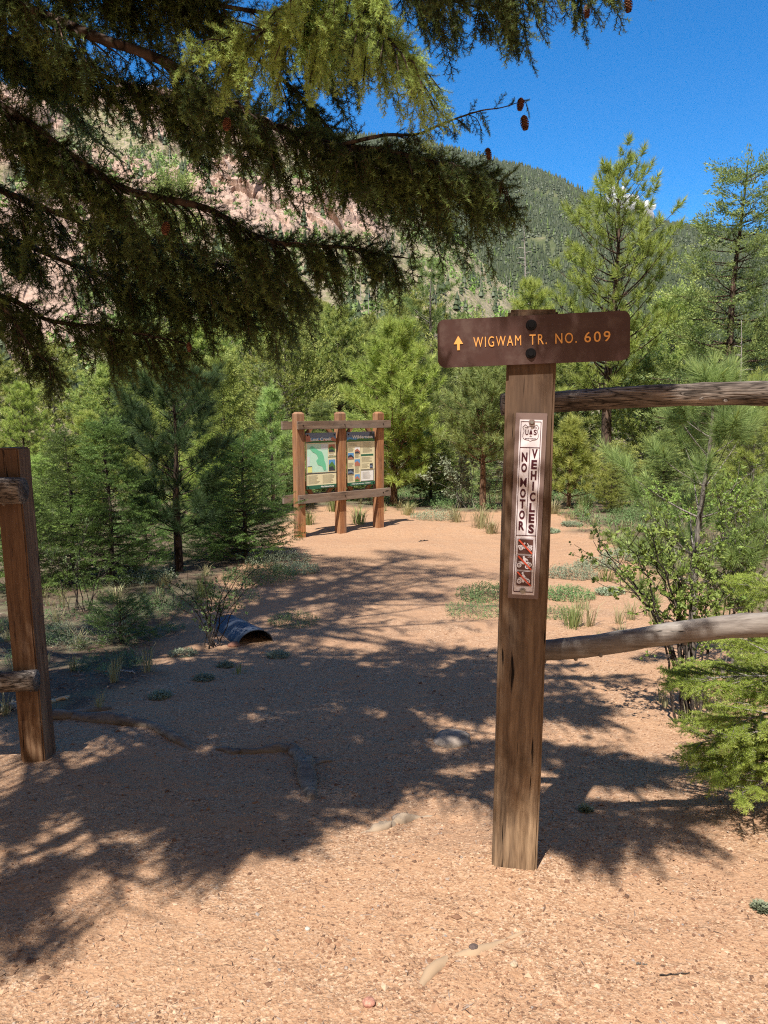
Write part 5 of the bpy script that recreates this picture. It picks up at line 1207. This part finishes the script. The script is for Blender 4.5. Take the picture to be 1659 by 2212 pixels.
# ------------------------------------------------------------------ grasses and herbs
def grass_tuft(n, h, spread, seed, w_=.004, curl=.5):
    r = np.random.default_rng(seed); g = Geo()
    for q in range(n):
        a = r.uniform(0, 6.28); ln_ = h*r.uniform(.5, 1.1); out = r.uniform(.1, .9)*curl; b = np.array([math.cos(a), math.sin(a), 0]); s = np.array([-b[1], b[0], 0])*w_; p = b*r.uniform(0, spread)
        p1 = p+b*ln_*out*.35+[0, 0, ln_*.6]; p2 = p+b*ln_*out+[0, 0, ln_*(.98-out*.3)]
        g.add([p-s, p+s, p1+s*.8, p1-s*.8, p2], [(0, 1, 2), (0, 2, 3), (3, 2, 4)], r.uniform(0, 1)**2)
    return g
def herb(n, h, spread, seed, L=.03):
    L = L*.62; n = int(n*1.7)
    r = np.random.default_rng(seed); g = Geo()
    for q in range(n):
        a = r.uniform(0, 6.28); rr = spread*math.sqrt(r.uniform(0, 1)); p = np.array([rr*math.cos(a), rr*math.sin(a), 0]); hh = h*r.uniform(.4, 1)*(1.1-rr/spread*.6)
        for m_ in range(7):
            f = r.uniform(.15, 1); b = r.uniform(0, 6.28); d = norm(np.array([math.cos(b), math.sin(b), r.uniform(.2, 1.1)])); s = norm(np.cross(d, [0, 0, 1]))*L*.13; c = p+[0, 0, hh*f]; l_2 = L*r.uniform(.6, 1.2)
            g.add([c, c+d*l_2*.5+s, c+d*l_2, c+d*l_2*.5-s], [(0, 1, 2), (0, 2, 3)], r.uniform(0, .6))
    return g
def plant(gfn, name, label, cat, px, py, m, s=1., group=None):
    Y = Yof(px, py); p = at(px, py, Y); o = gfn.build(name, m, None); o.location = (p[0], Y, zf(p[0], Y)-.005); o.scale = (s, s, s); return tag(o, label, cat, group)
for q, (px, py, h, lab, mt_) in enumerate([
    (665, 1133, .35, 'yellow-green bunch grass between the left and middle posts of the notice board', 'greengrass'),
    (775, 1132, .4, 'straw-tipped bunch grass between the middle and right posts of the notice board', 'greengrass'),
    (722, 1105, .5, 'tall grass behind the middle post of the notice board', 'greengrass'),
    (1040, 1140, .5, 'dry straw grass around the foot of the reddish pine trunk', 'grass'),
    (985, 1128, .42, 'pale grass clump left of the reddish pine trunk', 'grass'),
    (1062, 1152, .3, 'dry grass hard against the left side of the signpost, across the clearing', 'grass'),
    (437, 1290, .30, 'pale bunch grass glowing in the shade above the twiggy shrub', 'greengrass'),
    (1238, 1355, .26, 'bunch grass standing right of the signpost plate', 'greengrass'),
    (1262, 1100, .5, 'spiky yucca-like grass at the back of the clearing, right of the signpost', 'greengrass'),
    (1330, 1095, .5, 'spiky clump at the back edge of the clearing, left of the pine sapling', 'greengrass'),
    (1195, 1110, .35, 'dry grass at the foot of the small yellow-green pine', 'grass'),
    (880, 1112, .35, 'low grass at the foot of the dense bright pine', 'grass'),
    (515, 1455, .09, 'small star-shaped green weed on the shaded gravel below the pipe', 'greengrass'),
    (250, 1300, .2, 'dry whitish grass in a sun fleck under the slim firs', 'grass'),
    (355, 1265, .18, 'dry grass at the foot of the shaded pine', 'grass'),
    (1310, 1255, .22, 'grass clump at the far end of the green strip right of the signpost', 'greengrass')]):
    plant(grass_tuft(90 if h > .1 else 14, h, .12*h/.35+.02, 300+q, .005 if py < 1200 else .003, .8), 'grass_tuft', lab, 'grass', px, py, M[mt_])
for q, (px, py, sp, lab, mt_) in enumerate([
    (1318, 1282, .16, 'round silvery sage mat on the gravel right of the signpost plate', 'sage'),
    (1290, 1225, .30, 'green-grey herb patch at the sunny right side of the trail', 'sage'),
    (1230, 1245, .35, 'broad leafy herb patch right behind the signpost', 'sage'),
    (1225, 1290, .30, 'dark herb patch in shade immediately right of the signpost', 'herb'),
    (1060, 1290, .38, 'dark green herb patch in shade immediately left of the signpost', 'herb'),
    (1025, 1325, .30, 'lower herb patch in shade left of the signpost', 'herb'),
    (1200, 1330, .22, 'small weedy patch under the herb patch right of the signpost', 'herb'),
    (1350, 1205, .35, 'sage patch reaching under the leafy shrub', 'sage'),
    (635, 1345, .24, 'green weedy patch right of the culvert mouth', 'herb'),
    (600, 1215, .45, 'grey-green sage patch along the shaded trail edge by the notice board', 'sage'),
    (640, 1235, .30, 'small sage patch at the shaded trail edge', 'sage'),
    (560, 1250, .45, 'sage patch under the bushy dark fir', 'herb'),
    (480, 1300, .4, 'herb patch behind the twiggy shrub and pipe', 'herb'),
    (395, 1415, .11, 'little grey-green tuft left of the pipe on shaded gravel', 'sage'),
    (300, 1255, .45, 'sage growing between the shaded pine and slim firs', 'sage'),
    (340, 1320, .4, 'sage patch on the shaded bank', 'herb'),
    (170, 1380, .4, 'sage patch at the sun flecks near the left fence', 'sage'),
    (230, 1440, .25, 'weedy patch on the bank below the fir seedling', 'herb'),
    (600, 1418, .09, 'tiny green tuft below the culvert mouth', 'sage'),
    (440, 1468, .07, 'tiny tuft on the shaded gravel, nearer of a pair', 'sage'),
    (345, 1505, .07, 'tiny tuft on shaded gravel beyond the gnarled root', 'sage'),
    (487, 1440, .06, 'tiny tuft just above the star-shaped weed', 'sage'),
    (1235, 1135, .2, 'silvery sage clump on the sunny clearing right of the signpost', 'sage'),
    (1190, 1150, .16, 'silvery tuft touching the right side of the signpost on the clearing', 'sage'),
    (940, 1120, .5, 'low herbs at the back edge of the clearing', 'sage'),
    (1390, 1120, .7, 'green herbs beyond the clearing by the pine sapling', 'herb'),
    (1265, 1752, .022, 'tiny tuft on the shaded gravel right of the signpost', 'sage'),
    (1645, 1965, .022, 'tiny grey tuft at the right edge of the sunny gravel', 'sage')]):
    Y_ = Yof(px, py); nn = int(60+sp*600)
    plant(herb(nn, .02+sp*.45, sp, 400+q, .03+.02*(Y_ > 8)), 'herb_patch' if sp > .12 else 'herb_tuft', lab, 'herb', px, py, M[mt_])
# general low growth beyond the path
gg = Geo(); r = np.random.default_rng(12); tmh = []
for s_ in range(4):
    h_ = herb(14, .12, .10, 500+s_, .04); tmh.append((np.concatenate(h_.V), np.concatenate(h_.F), np.concatenate(h_.T), np.concatenate(h_.M)))
X_ = r.uniform(-14, 16, 9000); Y_ = 4+36*r.uniform(0, 1, 9000)**1.2; kp_ = (duffmask(X_, Y_) > r.uniform(.15, 1, 9000)) & (fbm(X_*.9, Y_*.9, 61, 3)+r.normal(0, .1, 9000) > .5) & ((Y_ > 6.0) | (X_ > 0) | (r.uniform(0, 1, 9000) < .35))
X_, Y_ = X_[kp_], Y_[kp_]; P_ = np.stack([X_, Y_, zg(X_, Y_)], 1); pk = r.integers(0, 4, len(P_))
for q in range(4):
    mq = pk == q; V_ = tmh[q]; p = P_[mq]; a = r.uniform(0, 6.28, len(p)); B = np.stack([np.stack([np.cos(a), np.sin(a), 0*a], -1), np.stack([-np.sin(a), np.cos(a), 0*a], -1), np.tile([0, 0, 1.], (len(p), 1))], 1)
    sc_ = r.uniform(.6, 1.5, len(p))*(1+(p[:, 1] > 12)*.8); Wd = np.einsum('vi,kij->kvj', V_[0], B)*sc_[:, None, None]+p[:, None]
    gg.add(Wd.reshape(-1, 3), (V_[1][None]+(np.arange(len(p))*len(V_[0]))[:, None, None]).reshape(-1, 3), np.tile(V_[2], len(p)))
tag(gg.build('undergrowth', M['herb']), 'low green undergrowth beneath the trees', 'undergrowth', kind='stuff')

gt = []
for s_ in range(4):
    h_ = grass_tuft(26, .2, .05, 700+s_, .0035, .8); gt.append((np.concatenate(h_.V), np.concatenate(h_.F), np.concatenate(h_.T), np.concatenate(h_.M)))
gg = Geo(); X_ = r.uniform(-9, 10, 5200); Y_ = 3.8+20*r.uniform(0, 1, 5200)**1.3; dm_ = duffmask(X_, Y_)
side_ = (X_ > 1.5+.12*(Y_-4)) & (Y_ < 9) & (fbm(X_*1.5, Y_*1.5, 14, 3) > .53)
kp_ = ((dm_ > .12) & ((X_ > 0) | (r.uniform(0, 1, 5200) < .3)) & (fbm(X_*1.1, Y_*1.1, 88, 3) > .5)) | side_; X_, Y_ = X_[kp_], Y_[kp_]; P_ = np.stack([X_, Y_, zg(X_, Y_)], 1); pk = r.integers(0, 4, len(P_))
for q in range(4):
    mq = pk == q; V_ = gt[q]; p = P_[mq]; a = r.uniform(0, 6.28, len(p)); B = np.stack([np.stack([np.cos(a), np.sin(a), 0*a], -1), np.stack([-np.sin(a), np.cos(a), 0*a], -1), np.tile([0, 0, 1.], (len(p), 1))], 1)
    Wd = np.einsum('vi,kij->kvj', V_[0], B)*r.uniform(.4, 1.3, len(p))[:, None, None]+p[:, None]
    gg.add(Wd.reshape(-1, 3), (V_[1][None]+(np.arange(len(p))*len(V_[0]))[:, None, None]).reshape(-1, 3), np.tile(V_[2], len(p)))
tag(gg.build('dry_grass', M['grass']), 'sparse dry grass growing ragged along the trail edges', 'grass', kind='stuff')

# ------------------------------------------------------------------ gravel and litter
def scatter_bits(name, label, n, size, m, elong=1., seed=1, ymax=6.5, flat=.6, maskfn=None):
    r = np.random.default_rng(seed); Y = 1.25+(ymax-1.25)*r.uniform(0, 1, n)**1.6; X = r.uniform(-1, 1, n)*(.6*Y+.25); 
    if maskfn is not None: kk = maskfn(X, Y, r); X, Y = X[kk], Y[kk]; n = len(X)
    Z = zg(X, Y)+.008*np.clip(1-(Y-5)/3, 0, 1)*np.clip(3.5-np.abs(X), 0, 1)*(fbm(X*14, Y*14, 4, 3)-.5)+dents(X, Y)
    base = norm(np.array([(1, 0, 0), (-1, 0, 0), (0, 1, 0), (0, -1, 0), (0, 0, 1), (0, 0, -1), (.7, .7, .5), (-.7, .6, .4)], float))[:6]
    F = np.array([(0, 2, 4), (2, 1, 4), (1, 3, 4), (3, 0, 4), (2, 0, 5), (1, 2, 5), (3, 1, 5), (0, 3, 5)])
    s = size[0]*(size[1]/size[0])**(r.uniform(0, 1, n)**2.2); a = r.uniform(0, 6.28, n)
    V = base[None]*r.uniform(.65, 1.3, (n, 6, 1)); V = V+r.normal(0, .12, V.shape); V[..., 0] *= elong; V[..., 2] *= flat
    c, q = np.cos(a)[:, None], np.sin(a)[:, None]; V = np.stack([V[..., 0]*c-V[..., 1]*q, V[..., 0]*q+V[..., 1]*c, V[..., 2]], -1)*s[:, None, None]+np.stack([X, Y, Z+s*.25*flat], 1)[:, None]
    g = Geo(); g.add(V.reshape(-1, 3), (F[None]+(np.arange(n)*6)[:, None, None]).reshape(-1, 3), np.repeat(r.uniform(0, 1, n), 6))
    return tag(g.build(name, m), label, name.split('_')[0], kind='stuff')
M['gravel'] = mat('granite_gravel', (.5, .3, .2), .85, spec=.25); k = NB(M['gravel'])
k.l(k.ramp(k.n('NewGeometry').outputs['Random Per Island'], [(0, (.10, .055, .035)), (.3, (.24, .125, .07)), (.6, (.35, .21, .125)), (.85, (.42, .27, .17)), (.97, (.47, .33, .22)), (1, (.2, .18, .17))]), k.b.inputs['Base Color'])
scatter_bits('gravel', 'loose pink granite gravel covering the trail', 120000, (.0017, .0068), M['gravel'], maskfn=lambda X, Y, r: r.uniform(0, 1, len(X)) < .25+.75*np.clip((X+.9)*.9+(fbm(X*2, Y*2, 3, 3)-.5)*2, 0, 1))
M['litter'] = mat('dry_needle_litter', (.12, .07, .045), .9); k = NB(M['litter'])
k.l(k.ramp(k.n('NewGeometry').outputs['Random Per Island'], [(0, (.04, .025, .02)), (.5, (.14, .08, .05)), (1, (.32, .25, .2))]), k.b.inputs['Base Color'])
scatter_bits('small_stones', 'scattered small granite stones on the trail', 900, (.006, .016), M['gravel'], seed=8, flat=.55)
scatter_bits('needle_litter', 'dry needles and bits of bark strewn over the gravel', 5200, (.0012, .0026), M['litter'], elong=7, seed=3, flat=.7)
scatter_bits('forest_litter', 'dark twigs, cones and needle litter under the trees at left', 16000, (.003, .011), M['litter'], elong=3.5, seed=4, ymax=13, flat=.6, maskfn=lambda X, Y, r: duffmask(X, Y) > r.uniform(.1, 1.2, len(X)))

# ------------------------------------------------------------------ thin mountain air between here and the ridges
bm = bmesh.new(); bmesh.ops.create_cube(bm, size=1)
for v_ in bm.verts: v_.co = Vector((v_.co.x*4400, v_.co.y*2500+1100, v_.co.z*900+430))
hz_ = bpy.data.materials.new('haze_air'); hz_.use_nodes = True; t_ = hz_.node_tree; t_.nodes.remove(t_.nodes['Principled BSDF'])
pv = t_.nodes.new('ShaderNodeVolumePrincipled'); pv.inputs['Color'].default_value = (.80, .88, 1, 1); pv.inputs['Density'].default_value = HAZE
t_.links.new(pv.outputs[0], t_.nodes['Material Output'].inputs['Volume'])
tag(bm_obj('haze', bm, hz_), kind='stuff')

GR = {'pine tree': 'pines around the clearing', 'fir tree': 'firs around the clearing', 'grass': 'bunch grasses along the clearing', 'herb': 'herb patches along the trail', 'stone': 'loose stones on the trail', 'root': 'exposed roots in the trail', 'stick': 'fallen sticks', 'shrub': 'shrubs beside the trail', 'fence': 'log rail fences', 'dead tree': 'dead trees'}
for o in list(SC.objects):
    if o.parent is None and o.get('category') in GR and not o.get('group') and o.get('kind') is None: o['group'] = GR[o['category']]
